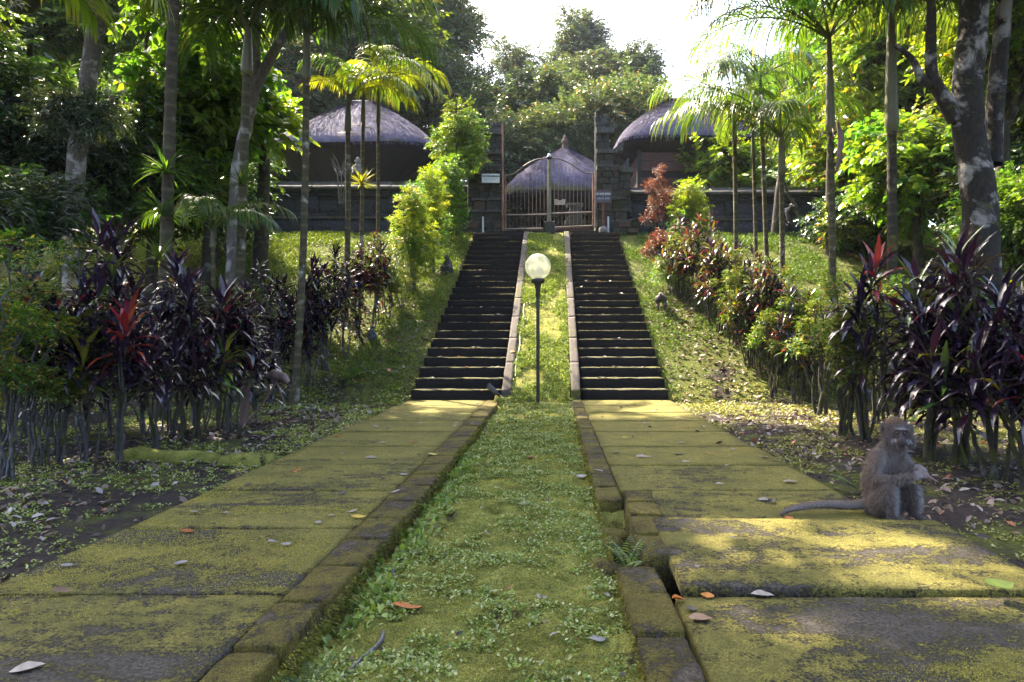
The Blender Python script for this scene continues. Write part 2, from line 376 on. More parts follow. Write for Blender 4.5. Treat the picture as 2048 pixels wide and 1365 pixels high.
ys = np.concatenate([np.linspace(-30, 1, 20), np.linspace(1.1, 12, 220), np.linspace(12.05, 22, 150), np.linspace(22.5, 60, 60), np.geomspace(62, 260, 20)])
g = Geo(); g.add(*grid_mesh(xs, ys, hgt)); o = g.build('ground', M['soil'], smooth=True); tag(o, kind='structure')
xs = np.linspace(-.90, .44, 130)
ys = np.concatenate([np.arange(.9, 4, .010), np.arange(4, 8, .018), np.arange(8, 18.3, .035)])
g = Geo(); V, F = grid_mesh(xs, ys, median_h)
keep = ~((V[:, 0] > .245) & (V[:, 1] > 4.12)); kk = keep[F].all(1)
kk &= ((V[:, 1] < 10.42) | ((V[:, 0] > -.68) & (V[:, 0] < .29)))[F].all(1)
g.add(V, F[kk]); o = g.build('moss_strip', M['moss'], smooth=True); tag(o, kind='structure')
# ---------------------------------------------------------------- paved paths
def slabobj(name, mat, parent, x0, x1, y0, y1, z0, z1, nx, ny, rnd, jit, seed, tilt=(0, 0, 0), d=(0, 0, 0)):
    V, F = boxg(x0, x1, y0, y1, z0, z1, nx, ny, 3, rnd, jit, seed)
    c = np.array([(x0+x1)/2, (y0+y1)/2, z1]); g = Geo(); g.add(V-c, F); me = g.mesh(name, mat, True); weld(me, 2e-4)
    me.polygons.foreach_set('use_smooth', np.ones(len(me.polygons), bool))
    o = link(name, me, parent, tuple(c+np.array(d)), tilt); return o
pl = tag(bpy.data.objects.new('left_path', None), kind='structure'); C.objects.link(pl)
pr = tag(bpy.data.objects.new('right_path', None), kind='structure'); C.objects.link(pr)
yb = [0.75, 1.72, 2.64, 3.545, 4.40, 5.25, 6.12, 7.04, 7.92, 8.78, 9.64, 10.48]
for i in range(len(yb)-1):
    n = 26 if i < 5 else 12
    slabobj('slab', M['slab'], pl, -2.22+.02*random.uniform(-1, 1), -1.032, yb[i]+.010, yb[i+1]-.010, -.13, 0, n, n-4, .009, .004, i*1.7,
            (R(random.uniform(-.25, .25)), R(random.uniform(-.15, .15)), 0), (0, 0, random.uniform(-.004, .004)))
    if i in (0, 1):
        a = slabobj('slab', M['slab'], pr, .455, 2.02, yb[i]+.01, yb[i+1]-.035, -.13, 0, n, n-4, .010, .004, 40+i, (R(.2), 0, R(-.2)))
    elif i == 2:
        slabobj('slab', M['slab'], pr, .505, 1.965, yb[i]+.0, yb[i+1]-.01, -.065, 0, n, n-4, .012, .005, 47, (R(2.0), R(.3), R(-.6)), (0, 0, .036))
    else:
        slabobj('slab', M['slab'], pr, .425 if i > 3 else .56, 1.78+(.03 if i < 6 else 0), yb[i]+.010, yb[i+1]-.010, -.13, 0, n, n-4, .009, .004, 60+i*1.3,
                (R(random.uniform(-.25, .25)), R(random.uniform(-.15, .15)), 0), (0, 0, random.uniform(-.004, .004)))
kl = tag(bpy.data.objects.new('left_kerb', None), 'long row of mossy kerb stones edging the left path along the moss strip', 'kerb'); C.objects.link(kl)
kr = tag(bpy.data.objects.new('right_kerb', None), 'broken row of mossy kerb stones edging the right path with a gap and shifted stones', 'kerb'); C.objects.link(kr)
y = 1.02
while y < 10.3:
    L = .385*random.uniform(.95, 1.05)
    if y > 8.5: L *= 1.3
    x = -.818-.045*min(1, max(0, (3.2-y-L/2)/1.0))
    slabobj('kerb_stone', M['kerb'], kl, -1.031, x+random.uniform(-.006, .006), y+.005, min(y+L, 10.42)-.005, -.22, .001, 8, 12, .014, .010, y*3,
            (R(random.uniform(-.8, .8)), R(random.uniform(-.8, .8)), R(random.uniform(-.6, .6))), (0, 0, random.uniform(-.004, .007)))
    y += L
y = 1.15
while y < 2.95:
    L = min(.37*random.uniform(.95, 1.05), 2.96-y) if y < 2.5 else 2.96-y
    slabobj('kerb_stone', M['kerb'], kr, .265, .44, y+.006, y+L-.006, -.22, .01, 8, 12, .014, .009, y*3+9,
            (R(random.uniform(-1, 1)), R(random.uniform(-1, 1)), R(random.uniform(-1.5, 1.5))), (0, 0, random.uniform(-.006, .008)))
    y += L
for k, (ya, yc) in enumerate([(2.98, 3.30), (3.31, 3.62), (3.63, 3.90), (3.91, 4.16)]):
    slabobj('kerb_stone', M['kerb'], kr, .385+.012*k, .575+.006*k, ya, yc, -.16, .045, 8, 12, .018, .012, ya*5, (R(.6), R(.5), R(2.2-k)), (0, 0, .004*(k-1)))
y = 4.10
while y < 10.3:
    L = .40*random.uniform(.93, 1.07)
    if y > 8.5: L *= 1.3
    slabobj('kerb_stone', M['kerb'], kr, .262, .418, y+.005, min(y+L, 10.42)-.005, -.22, .008, 7, 10, .015, .009, y*4+1,
            (R(random.uniform(-.6, .6)), R(random.uniform(-.6, .6)), R(random.uniform(-.6, .6))), (0, 0, random.uniform(-.004, .006)))
    y += L
# rubble in the gap of the kerb
def rock(name, loc, sx, sy, sz, seed, mat, rot=(0, 0, 0), parent=None, sub=3):
    bm = bmesh.new(); bmesh.ops.create_icosphere(bm, subdivisions=sub, radius=1)
    for v in bm.verts:
        c = v.co.copy(); n = fbm(c.x+seed, c.y+c.z*1.3, 1.1, 3, seed)+0; n2 = fbm(c.x*2+seed, c.z*2-c.y, 2.2, 3, seed+4)
        c = c*(1+.9*float(n)+.35*float(n2)); m_ = max(abs(c.x), abs(c.y), abs(c.z)); c = c.lerp(c/max(m_, .3)*.85, .45)
        v.co = (c.x*sx, c.y*sy, c.z*sz)
    me = bpy.data.meshes.new(name); bm.to_mesh(me); bm.free(); me.materials.append(mat)
    me.polygons.foreach_set('use_smooth', np.ones(len(me.polygons), bool))
    return link(name, me, parent, loc, rot)
o = rock('stone', (.235, 3.02, -.075), .085, .10, .07, 3, M['kerb'], (0, .5, .4)); tag(o, 'tilted broken kerb stone lying beside the fern in the kerb gap', 'stone')
o = rock('stone', (.30, 3.34, -.06), .06, .05, .085, 8, M['kerb'], (.3, -.4, .2)); tag(o, 'pointed upright rubble stone behind the fern in the kerb gap', 'stone')
o = rock('stone', (.315, 3.66, -.085), .085, .10, .045, 12, M['kerb'], (0, .1, .9)); tag(o, 'flat sunken stone at the far end of the kerb gap', 'stone')
mb = tag(bpy.data.objects.new('mossy_log', None), 'low moss covered edging running off the left path towards the hedge', 'log edging'); C.objects.link(mb)
for k in range(3):
    a = Vector((-2.30-.50*k, 5.62+.10*k, -.045)); V, F = tube([a+Vector((.0, -.02, -.05)), a+Vector((-.05, 0, -.01)), a+Vector((-.24, .02, 0)), a+Vector((-.44, .02, -.01)), a+Vector((-.49, .0, -.05))], [.02, .07, .085, .07, .02], 14)
    V = V+.03*np.stack([fbm(V[:, 0], V[:, 1]+V[:, 2], 9, 3, k), fbm(V[:, 1], V[:, 0], 9, 3, k+2), fbm(V[:, 2], V[:, 0], 9, 3, k+5)], -1)*2
    g = Geo(); g.add(V, F); g.build('log_piece', M['moss'], mb, True)
# ---------------------------------------------------------------- stairs
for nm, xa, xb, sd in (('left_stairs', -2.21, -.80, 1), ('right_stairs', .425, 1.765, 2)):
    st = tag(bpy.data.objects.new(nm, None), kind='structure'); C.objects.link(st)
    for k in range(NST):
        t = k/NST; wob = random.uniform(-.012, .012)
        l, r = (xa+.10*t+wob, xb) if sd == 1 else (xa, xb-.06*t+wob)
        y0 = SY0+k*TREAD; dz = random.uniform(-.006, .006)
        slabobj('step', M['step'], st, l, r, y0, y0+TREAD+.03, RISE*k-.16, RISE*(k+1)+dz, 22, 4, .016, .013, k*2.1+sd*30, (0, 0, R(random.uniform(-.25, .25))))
tl = tag(bpy.data.objects.new('top_landing', None), kind='structure'); C.objects.link(tl)
yt = SY0+NST*TREAD; zt = RISE*NST
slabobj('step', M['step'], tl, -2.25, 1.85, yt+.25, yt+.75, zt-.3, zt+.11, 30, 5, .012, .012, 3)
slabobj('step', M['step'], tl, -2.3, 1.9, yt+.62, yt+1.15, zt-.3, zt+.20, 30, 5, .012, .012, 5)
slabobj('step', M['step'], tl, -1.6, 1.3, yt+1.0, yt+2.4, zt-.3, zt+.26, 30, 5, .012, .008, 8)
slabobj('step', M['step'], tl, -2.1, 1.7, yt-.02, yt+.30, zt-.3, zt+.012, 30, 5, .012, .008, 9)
sl = .4639
for nm, xa, xb, lb in (('left_ramp_kerb', -.80, -.655, 'left grey concrete ramp beam running up beside the moss slope and steps'), ('right_ramp_kerb', .262, .408, 'right grey concrete ramp beam running up beside the moss slope and steps')):
    rk = tag(bpy.data.objects.new(nm, None), lb, 'kerb'); C.objects.link(rk)
    rk.name = 'ramp_kerb'
    for k in range(9):
        ya, yc = 10.40+k*.865, 10.40+(k+1)*.865-.006
        V, F = boxg(xa, xb, ya, yc, -.3, .04, 4, 14, 2, .01, .007, k*3+xa*9); V[:, 2] += RISE+sl*(V[:, 1]-SY0)
        g = Geo(); g.add(V, F); me = g.mesh('ramp_stone', M['ramp'], True); weld(me, 2e-4); link('ramp_stone', me, rk)
for nm, xa, xb in (('stair_moss', -2.19, -.82), ('stair_moss', .44, 1.75)):  # moss fringe on the nosings, paler than the stone to draw lit edges
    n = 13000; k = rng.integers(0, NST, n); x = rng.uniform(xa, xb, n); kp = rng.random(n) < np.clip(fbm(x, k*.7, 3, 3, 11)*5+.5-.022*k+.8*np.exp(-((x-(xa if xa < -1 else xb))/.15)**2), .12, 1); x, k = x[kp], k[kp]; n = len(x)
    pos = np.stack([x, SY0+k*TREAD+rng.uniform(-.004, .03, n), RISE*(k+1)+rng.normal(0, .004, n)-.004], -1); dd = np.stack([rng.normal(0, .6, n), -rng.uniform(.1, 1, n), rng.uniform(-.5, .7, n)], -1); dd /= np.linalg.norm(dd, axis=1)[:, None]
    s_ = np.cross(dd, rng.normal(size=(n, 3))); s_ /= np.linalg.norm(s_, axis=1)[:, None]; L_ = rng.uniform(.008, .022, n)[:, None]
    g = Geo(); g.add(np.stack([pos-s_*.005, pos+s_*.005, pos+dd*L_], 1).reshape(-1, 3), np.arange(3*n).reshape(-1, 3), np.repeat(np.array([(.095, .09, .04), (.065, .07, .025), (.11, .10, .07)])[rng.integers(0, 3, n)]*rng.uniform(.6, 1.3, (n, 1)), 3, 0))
    tag(g.build(nm, M['leaf_soft']), 'moss and dust on the front edges of the dark stair treads, also standing for lit nosings', kind='stuff')
# ---------------------------------------------------------------- lamps
GX, GY = -.238, 10.12
gz = float(median_h(GX, GY))
lp = empty('garden_lamp', (GX, GY, gz), 0, 'black post lamp with a round stained glass globe standing in the moss strip', 'lamp')
g = Geo(); addtube(g, [(0, 0, -.1), (0, 0, 1.76)], .026, 12); g.build('pole', M['black_metal'], lp, True)
g = Geo(); V, F = lathe([(.03, 1.60), (.034, 1.61), (.034, 1.70), (.05, 1.78), (.055, 1.80), (.098, 1.815), (.10, 1.865), (.09, 1.875), (.0, 1.875)], 20); g.add(V, F); g.build('collar', M['black_metal'], lp, True)
th = np.linspace(-.42*math.pi, math.pi/2, 22); g = Geo(); V, F = lathe(np.stack([.192*np.cos(th), .192*np.sin(th)], -1), 32); g.add(V, F)
g.build('globe', M['globe'], lp, True, (0, 0, 2.055))
g = Geo(); V, F = lathe([(0, -.05), (.035, -.05), (.035, .0), (.045, .03), (.045, .07), (.02, .10), (0, .102)], 14); g.add(V, F); g.build('bulb', M['white_paint'], lp, True, (0, 0, 1.925))
l2 = empty('gate_lamp', (-.135, 18.28, zt-.02), 0, 'tall weathered lamp post on a square stone block in front of the gate', 'lamp')
g = Geo(); V, F = boxg(-.17, .17, -.15, .15, 0, .33, 5, 5, 5, .03, .03, 7); V[:, :2] *= (1-.35*V[:, 2:3]/.33*.4); g.add(V, F); g.build('stone_block', M['temple'], l2, True)
g = Geo(); addtube(g, [(.01, 0, .3), (.01, 0, .45)], [.07, .055], 10); addtube(g, [(.012, 0, .40), (.012, 0, 2.0)], .038, 12); g.build('pole', M['polegrey'], l2, True)
g = Geo(); V, F = lathe([(.03, 1.98), (.05, 2.02), (.075, 2.05), (.075, 2.075), (0, 2.08)], 14); g.add(V, F, None); g.build('lamp_cup', M['black_metal'], l2, True, (.012, 0, 0))
g = Geo(); V, F = lathe([(.045, 2.08), (.05, 2.11), (.035, 2.15), (0, 2.165)], 14); g.add(V, F); g.build('bulb', M['sign_white'], l2, True, (.012, 0, 0))
# flood light
fl = empty('flood_light', (-.875, 10.35, .05), 0, 'small tube shaped black flood light leaning over the bottom left step', 'flood light')
g = Geo(); addtube(g, [(.06, 0, .02), (-.03, 0, .09)], .022, 8); g.build('bracket', M['black_metal'], fl, True)
g = Geo(); addtube(g, [(0, 0, .07), (-.13, 0, .19)], .04, 14); g.build('housing', simple('dull_housing', (.035, .035, .045), .35, .5), fl, True)
# ---------------------------------------------------------------- gate
GYY = 19.28; zg = zt+.26
gate = empty('iron_gate', (0, GYY, 0), 0, 'closed iron double gate with curved top rail and thin bars between the stone towers', 'gate')
def gx(px): return (px-1108)/1365*GYY
def gzz(py): return 1+(670-py)/1365*GYY
def bez(pts, n=24):
    pts = np.array(pts, float); out = []
    for i in range(len(pts)-1):
        p0 = pts[max(i-1, 0)]; p1 = pts[i]; p2 = pts[i+1]; p3 = pts[min(i+2, len(pts)-1)]
        for t in np.linspace(0, 1, n, endpoint=False):
            out.append(.5*((2*p1)+(-p0+p2)*t+(2*p0-5*p1+4*p2-p3)*t*t+(-p0+3*p1-3*p2+p3)*t**3))
    out.append(pts[-1]); return np.array(out)
lt = bez([(1010, 352), (1022, 350), (1035, 343), (1052, 330), (1072, 320), (1096, 317)], 6)
rt = bez([(1101, 317), (1118, 318), (1140, 327), (1160, 340), (1172, 346), (1187, 347)], 6)
for nm, top, a, b, zb0, zb1, zm0, zm1 in (('gate_leaf', lt, 1011, 1096, 459, 457.5, 431, 429.5), ('gate_leaf', rt, 1101, 1186, 456, 452, 428, 425)):
    lf = link(nm, None, gate)
    g = Geo(); addtube(g, [(gx(u), 0, gzz(v)) for u, v in top], .019, 8); g.build('top_rail', M['gatebar'], lf, True)
    g = Geo(); addtube(g, [(gx(a), 0, gzz(zb0)), (gx(b), 0, gzz(zb1))], .022, 8); g.build('bottom_rail', M['gatebar'], lf, True)
    g = Geo(); addtube(g, [(gx(a), 0, gzz(zm0)), (gx(b), 0, gzz(zm1))], .02, 8); g.build('middle_rail', M['gatebar'], lf, True)
    for e, zb in ((a, zb0), (b, zb1)):
        zz = np.interp(e, top[:, 0], top[:, 1]); g = Geo(); addtube(g, [(gx(e), 0, gzz(zb)), (gx(e), 0, gzz(zz))], .024, 8); g.build('stile', M['rust' if e in (1011, 1186) else 'gatebar'], lf, True)
    n = 11
    for k in range(1, n):
        e = a+(b-a)*k/n; zz = np.interp(e, top[:, 0], top[:, 1]); zb = zm0 if k % 1 == 0 else zb0
        g = Geo(); addtube(g, [(gx(e), .004, gzz(458)), (gx(e), .004, gzz(zz))], .0055, 5); g.build('bar', M['gatebar'], lf)
for e, rr, tp, bt, m_ in ((1006, .036, 248, 462, 'rust'), (1190.5, .028, 236, 458, 'polegrey')):
    g = Geo(); addtube(g, [(gx(e), -.06, gzz(bt)), (gx(e)-.01, -.06, gzz(tp))], [rr, rr*.5], 8); g.build('gate_post', M[m_], gate, True)
sg = empty('notice', (gx(1119.5), GYY-.04, gzz(405)), 0, 'small pale notice sheet hanging on the gate bars', 'notice')
g = Geo(); X, Z = np.meshgrid(np.linspace(-.15, .15, 9), np.linspace(-.08, .08, 5), indexing='ij'); Z = Z-.03*(np.abs(X/.15) < .45)*(Z > .05)
Yp = .01*np.sin(X*25); V = np.stack([X, Yp, Z], -1).reshape(-1, 3); i, j = np.meshgrid(range(8), range(4), indexing='ij'); q = (i*5+j).ravel(); F = np.stack([q, q+5, q+6, q+1], -1)
V2 = V.copy(); V2[:, 1] += .004; g.add(V, F); g.add(V2, F[:, ::-1]); g.build('sheet', simple('aged_notice', (.42, .36, .33), .7, .2, 12, .3), sg)
# ---------------------------------------------------------------- text signs
def text(name, s, size, mat, parent, loc, ext=.003, sx=1, bold=.0):
    cu = bpy.data.curves.new(name, 'FONT'); cu.body = s; cu.size = size; cu.extrude = ext; cu.align_x = 'CENTER'; cu.align_y = 'CENTER'; cu.offset = bold
    ob = bpy.data.objects.new(name, cu); C.objects.link(ob); dg = bpy.context.evaluated_depsgraph_get(); dg.update()
    me = bpy.data.meshes.new_from_object(ob.evaluated_get(dg)); bpy.data.objects.remove(ob)
    me.materials.clear(); me.materials.append(mat)
    return link(name, me, parent, loc, (R(90), 0, 0), (sx, 1, 1))
YS = 19.0
s1 = empty('temple_sign', P(981.5, 357, YS), 0, 'white name board reading PURA PENGUBENGAN fixed on the left gate tower', 'sign', ry=R(.6))
g = Geo(); V, F = boxg(-.25, .25, 0, .02, -.125, .125, 2, 1, 2, .004); g.add(V, F); g.build('board', M['sign_white'], s1)
text('lettering', 'PURA PENGUBENGAN', .066, M['letter_dark'], s1, (0, -.004, .055), sx=.78, bold=.0016)
def scrawl(xa, xb, z, h, mat, parent, gaps):
    x = xa; k = 0; g = Geo()
    while x < xb:
        w_ = random.uniform(.005, .011); hh = h*random.uniform(.5, 1)
        if not any(p <= (x-xa)/(xb-xa) <= q for p, q in gaps): V, F = boxg(x, x+w_, -.003, -.001, z-hh/2, z+hh/2); g.add(V, F)
        x += w_+random.uniform(.004, .009)
    g.build('faded_line', mat, parent)
scrawl(-.17, .16, -.03, .035, M['letter_blue'], s1, [(.27, .36)])
s2 = empty('warning_sign', P(1207, 467, 18.95), 0, 'grey sign board reading DO NOT ENTER on a red post by the right tower', 'sign')
u = 18.95/1365
g = Geo(); V, F = boxg(-.215, .215, 0, .03, 62*u, 86*u, 2, 1, 2, .004); g.add(V, F); g.build('board', M['sign_grey'], s2)
g = Geo()
for a in ((-.225, -.205, 61*u, 87*u), (.205, .225, 61*u, 87*u), (-.204, .204, 61*u, 62.3*u), (-.204, .204, 85.8*u, 87*u)):
    V, F = boxg(a[0], a[1], -.012, .034, a[2], a[3]); g.add(V, F)
g.build('board_frame', M['sign_red'], s2)
text('lettering', 'DO NOT ENTER', .075, M['letter_white'], s2, (.0, -.004, 78.5*u), sx=.72, bold=.002)
scrawl(-.17, .16, 69.5*u, .05, M['letter_blue'], s2, [(.3, .36), (.55, .6)])
g = Geo(); addtube(g, [(.0, .05, 5*u), (0, .05, 84*u)], .03, 8); g.build('post', M['sign_red'], s2, True)
o = rock('foot_stone', (0, .04, .07), .13, .11, .14, 5, M['concrete'], parent=s2, sub=2)
for px, lb in ((966, 'short pale pipe stake standing at the foot of the left gate tower'), (1216.5, 'short pale pipe stake standing beside the red sign post')):
    g = Geo(); addtube(g, [(0, 0, -.05), (0, 0, .42)], .026, 8); o = g.build('stake', M['white_paint'], None, True, P(px, 464, 19.0)); tag(o, lb, 'stake')
# ---------------------------------------------------------------- split gate towers
blk = cube_mesh('stone_block', M['temple'], .045); blkw = cube_mesh('stone_block', M['temple_warm'], .045); blkc = cube_mesh('cap_stone', M['capstone'], .05)
def tower(sgn, xin, label, tiers, ears):
    t = empty('gate_tower', (xin, 19.72, zt+.2), 0, label, 'gate tower'); u = 19.3/1365; z0 = zt+.2
    def zz(py): return gzz(py)-z0
    for (pb, pt, w_, dep, kind) in tiers:
        h = zz(pt)-zz(pb); W = w_*u
        if kind == 'cap':
            n = max(1, round(W/.42))
            for k in range(n):
                link('cap_stone', blkc, t, (sgn*(W*(k+.5)/n), .0, zz(pb)+h/2), (0, 0, 0), (W/n-.006, dep, h))
        else:
            nc = max(1, round(h/.19))
            for c in range(nc):
                ins = .0 if kind == 'body' else (.035*(c % 2))
                hh = h/nc; n = max(1, round(W/.36)); offs = sorted([0]+[min(.98, max(.02, (k+(.5 if c % 2 else .15))/n)) for k in range(n)]+[1])
                for a, b in zip(offs[:-1], offs[1:]):
                    if b-a < .06: continue
                    me = blkw if random.random() < .22 else blk
                    wd = (b-a)*(W-ins)
                    link('stone_block', me, t, (sgn*(a*(W-ins)+wd/2), random.uniform(-.008, .008), zz(pb)+hh*(c+.5)), (0, 0, 0), (wd-.006, dep-ins+random.uniform(-.01, .01), hh-.006))
    for (px_, pb, w_, h_, kind) in ears:
        X = sgn*px_*u
        if kind == 'corbel':       # stepped inverted ornament below a cap
            for k in range(4):
                link('corbel_stone', blkc if k == 0 else blk, t, (X, -dep0/2-.03+.008*k, zz(pb)-k*h_*u/4-h_*u/8), (0, 0, 0), (w_*u*(1-.22*k), .09, h_*u/4))
        else:
            o = link('corner_ear', earm, t, (X, -.02, zz(pb)), (0, 0, 0 if sgn > 0 else math.pi), (w_*u, .35, h_*u))
    return t
# curled ear ornament
ep = [(-.5, 0), (.5, 0), (.55, .35), (.35, .62), (.62, .82), (.40, 1.0), (.08, .78), (-.12, .5), (-.5, .38)]
bm = bmesh.new(); vs = [bm.verts.new((a, -.5, b)) for a, b in ep]; f = bm.faces.new(vs); r_ = bmesh.ops.extrude_face_region(bm, geom=[f])
bmesh.ops.translate(bm, verts=[v for v in r_['geom'] if isinstance(v, bmesh.types.BMVert)], vec=(0, 1, 0)); bmesh.ops.recalc_face_normals(bm, faces=bm.faces)
bmesh.ops.triangulate(bm, faces=[f_ for f_ in bm.faces if len(f_.verts) > 4])
earm = bpy.data.meshes.new('corner_ear'); bm.to_mesh(earm); bm.free(); earm.materials.append(M['capstone'])
dep0 = .9
TR = [(468, 446, 84, 1.25, 'body'), (446, 441, 72, 1.2, 'cap'), (441, 424, 62, 1.05, 'body'), (424, 418, 66, 1.1, 'cap'), (418, 400, 56, .95, 'body'), (400, 394, 60, 1.0, 'cap'),
      (394, 342, 46, .9, 'body'), (342, 332, 52, 1.0, 'cap'), (332, 306, 36, .72, 'inset'), (306, 297, 44, .85, 'cap'), (297, 265, 30, .62, 'inset'), (265, 252, 38, .75, 'cap'), (252, 244, 24, .5, 'body'), (244, 240, 22, .45, 'cap'), (240, 226, 13, .3, 'body'), (226, 214, 5, .2, 'body')]
ER = [(12, 331, 22, 16, 'corbel'), (36, 331, 20, 16, 'corbel'), (40, 252, 8, 12, 'ear'), (50, 297, 12, 20, 'ear'), (62, 331, 12, 20, 'ear'), (17, 240, 11, 18, 'ear')]
tw = tower(1, gx(1192), 'right split gate tower of dark mossy stone tiers with curled corner ornaments', TR+[], ER)
u = 19.3/1365
for (pb, pt, x0, w_, dep, kd) in ((424, 345, 46, 24, .75, 0), (345, 333, 44, 32, .85, 1)):   # outer wing
    n = 5 if kd == 0 else 1
    for c in range(n):
        h = (pb-pt)*u/n; link('wing_stone', blkc if kd else blk, tw, ((x0+w_/2)*u, .03, gzz(pb)-(zt+.2)+h*(c+.5)), (0, 0, 0), (w_*u, dep-(c % 2)*.03, h-.005))
TL = [(a+2, b+(2 if b > 230 else 12), c, d, e) for a, b, c, d, e in TR[:-1]]
tw2 = tower(-1, gx(1004), 'left split gate tower of dark stone tiers partly hidden by a leafy tree', TL, ER[:2]+ER[3:5])
for (pb, pt, x0, w_, dep, kd) in ((426, 347, 46, 24, .75, 0), (347, 335, 44, 32, .85, 1)):
    n = 5 if kd == 0 else 1
    for c in range(n):
        h = (pb-pt)*u/n; link('wing_stone', blkc if kd else blk, tw2, (-(x0+w_/2)*u, .03, gzz(pb)-(zt+.2)+h*(c+.5)), (0, 0, 0), (w_*u, dep-(c % 2)*.03, h-.005))
# ---------------------------------------------------------------- compound walls
def wall(name, label, xa, xb, Yw, z0, z1):
    t = empty(name, ((xa+xb)/2, Yw, z0), 0, label, 'wall'); L = xb-xa; H = z1-z0; hw = L/2
    def seg(nm, mat, x0, x1, d0, d1, a, b, jit=.006, rnd=.012, nx=10):
        V, F = boxg(x0, x1, -d0, d1, a, b, nx, 2, 3, rnd, jit, x0*3+a); g = Geo(); g.add(V, F); me = g.mesh(nm, mat, True); weld(me, 2e-4); return link(nm, me, t)
    n = max(2, round(L/2.6)); dx = L/n
    for k in range(n):
        a = -hw+k*dx; b = a+dx-.008
        seg('plinth_block', M['wallstone'], a, b, .30, .3, -.35, .24*H)
        seg('ledge', M['capstone'], a, b, .34, .3, .24*H+.004, .29*H)
        seg('lower_band', M['wallstone'], a, b, .25, .25, .29*H+.004, .36*H)
        seg('panel', M['wallstone'], a+.0, b-.0, .15, .2, .36*H+.004, .70*H)
        seg('pilaster', M['wallstone'], a-.13, a+.13, .22, .2, .36*H+.006, .70*H-.002)
        seg('panel_frame', M['wallstone'], a+.135, b-.135, .185, .14, .37*H, .40*H, nx=6); seg('panel_frame', M['wallstone'], a+.135, b-.135, .185, .14, .655*H, .69*H, nx=6)
        seg('upper_band', M['wallstone'], a, b, .23, .25, .70*H+.004, .76*H)
        seg('under_cap', M['wallstone'], a, b, .28, .3, .76*H+.004, .82*H)
        seg('cap_stone', M['capstone'], a, b, .37, .4, .82*H+.004, .88*H, .014)
        V, F = boxg(a, b, -.35, .38, .88*H+.004, H, 10, 4, 2, .015, .012, a*5); V[:, 1] = np.where(V[:, 2] > .93*H, V[:, 1]*.55, V[:, 1]); g = Geo(); g.add(V, F); me = g.mesh('cap_stone', M['capstone'], True); link('cap_stone', me, t)
wall('compound_wall', 'long dark stone compound wall with panels and a pale cap at the left of the gate', -9.4, gx(935), 20.3, 4.03, 1+(670-366)/1365*20.3)
wall('compound_wall', 'stone compound wall behind the palms at the right of the gate', gx(1262), 8.2, 20.3, 4.03, 1+(670-378)/1365*20.3)
# guardian statue on the wall pillar
def statue(name, loc, s, label, mat, mat2):
    t = empty(name, loc, 0, label, 'statue')
    g = Geo(); V, F = boxg(-.22, .22, -.2, .2, 0, .35, 4, 4, 4, .02, .02, 3); g.add(V*s, F); V, F = boxg(-.27, .27, -.25, .25, .35, .43, 3, 3, 2, .02, .02, 3); g.add(V*s, F); g.build('pedestal', mat2, t, True)
    g = Geo(); V, F = lathe([(0, .42), (.21, .43), (.23, .52), (.17, .62), (.19, .74), (.20, .82), (.12, .90), (.09, .93)], 14); V[:, 1] *= .8; g.add(V*s, F)
    for q in (-1, 1):
        V, F = tube(np.array([(q*.17, 0, .84), (q*.25, -.04, .70), (q*.2, -.16, .60), (q*.12, -.2, .58)])*s, np.array([.055, .05, .045, .03])*s, 8); g.add(V, F)
        V, F = tube(np.array([(q*.08, 0, .48), (q*.2, -.14, .56), (q*.16, -.2, .44)])*s, np.array([.08, .07, .05])*s, 8); g.add(V, F)
    g.build('body', mat, t, True)
    g = Geo(); V, F = lathe([(0, .88), (.09, .9), (.125, .97), (.13, 1.05), (.10, 1.12), (.11, 1.14), (.07, 1.2), (.0, 1.27)], 14); g.add(V*s, F)
    for q in (-1, 1):
        V, F = tube(np.array([(q*.11, 0, 1.02), (q*.16, 0, 1.06), (q*.17, 0, 1.12)])*s, np.array([.03, .03, .012])*s, 6); g.add(V, F)
    V, F = tube(np.array([(0, -.08, 1.0), (0, -.14, .98), (0, -.16, .97)])*s, np.array([.06, .045, .02])*s, 8); g.add(V, F)
    g.build('head', mat, t, True); return t
statue('guardian_statue', P(716, 366, 20.6), .62, 'small pale carved guardian figure on a pillar above the left wall', M['concrete'], M['temple'])
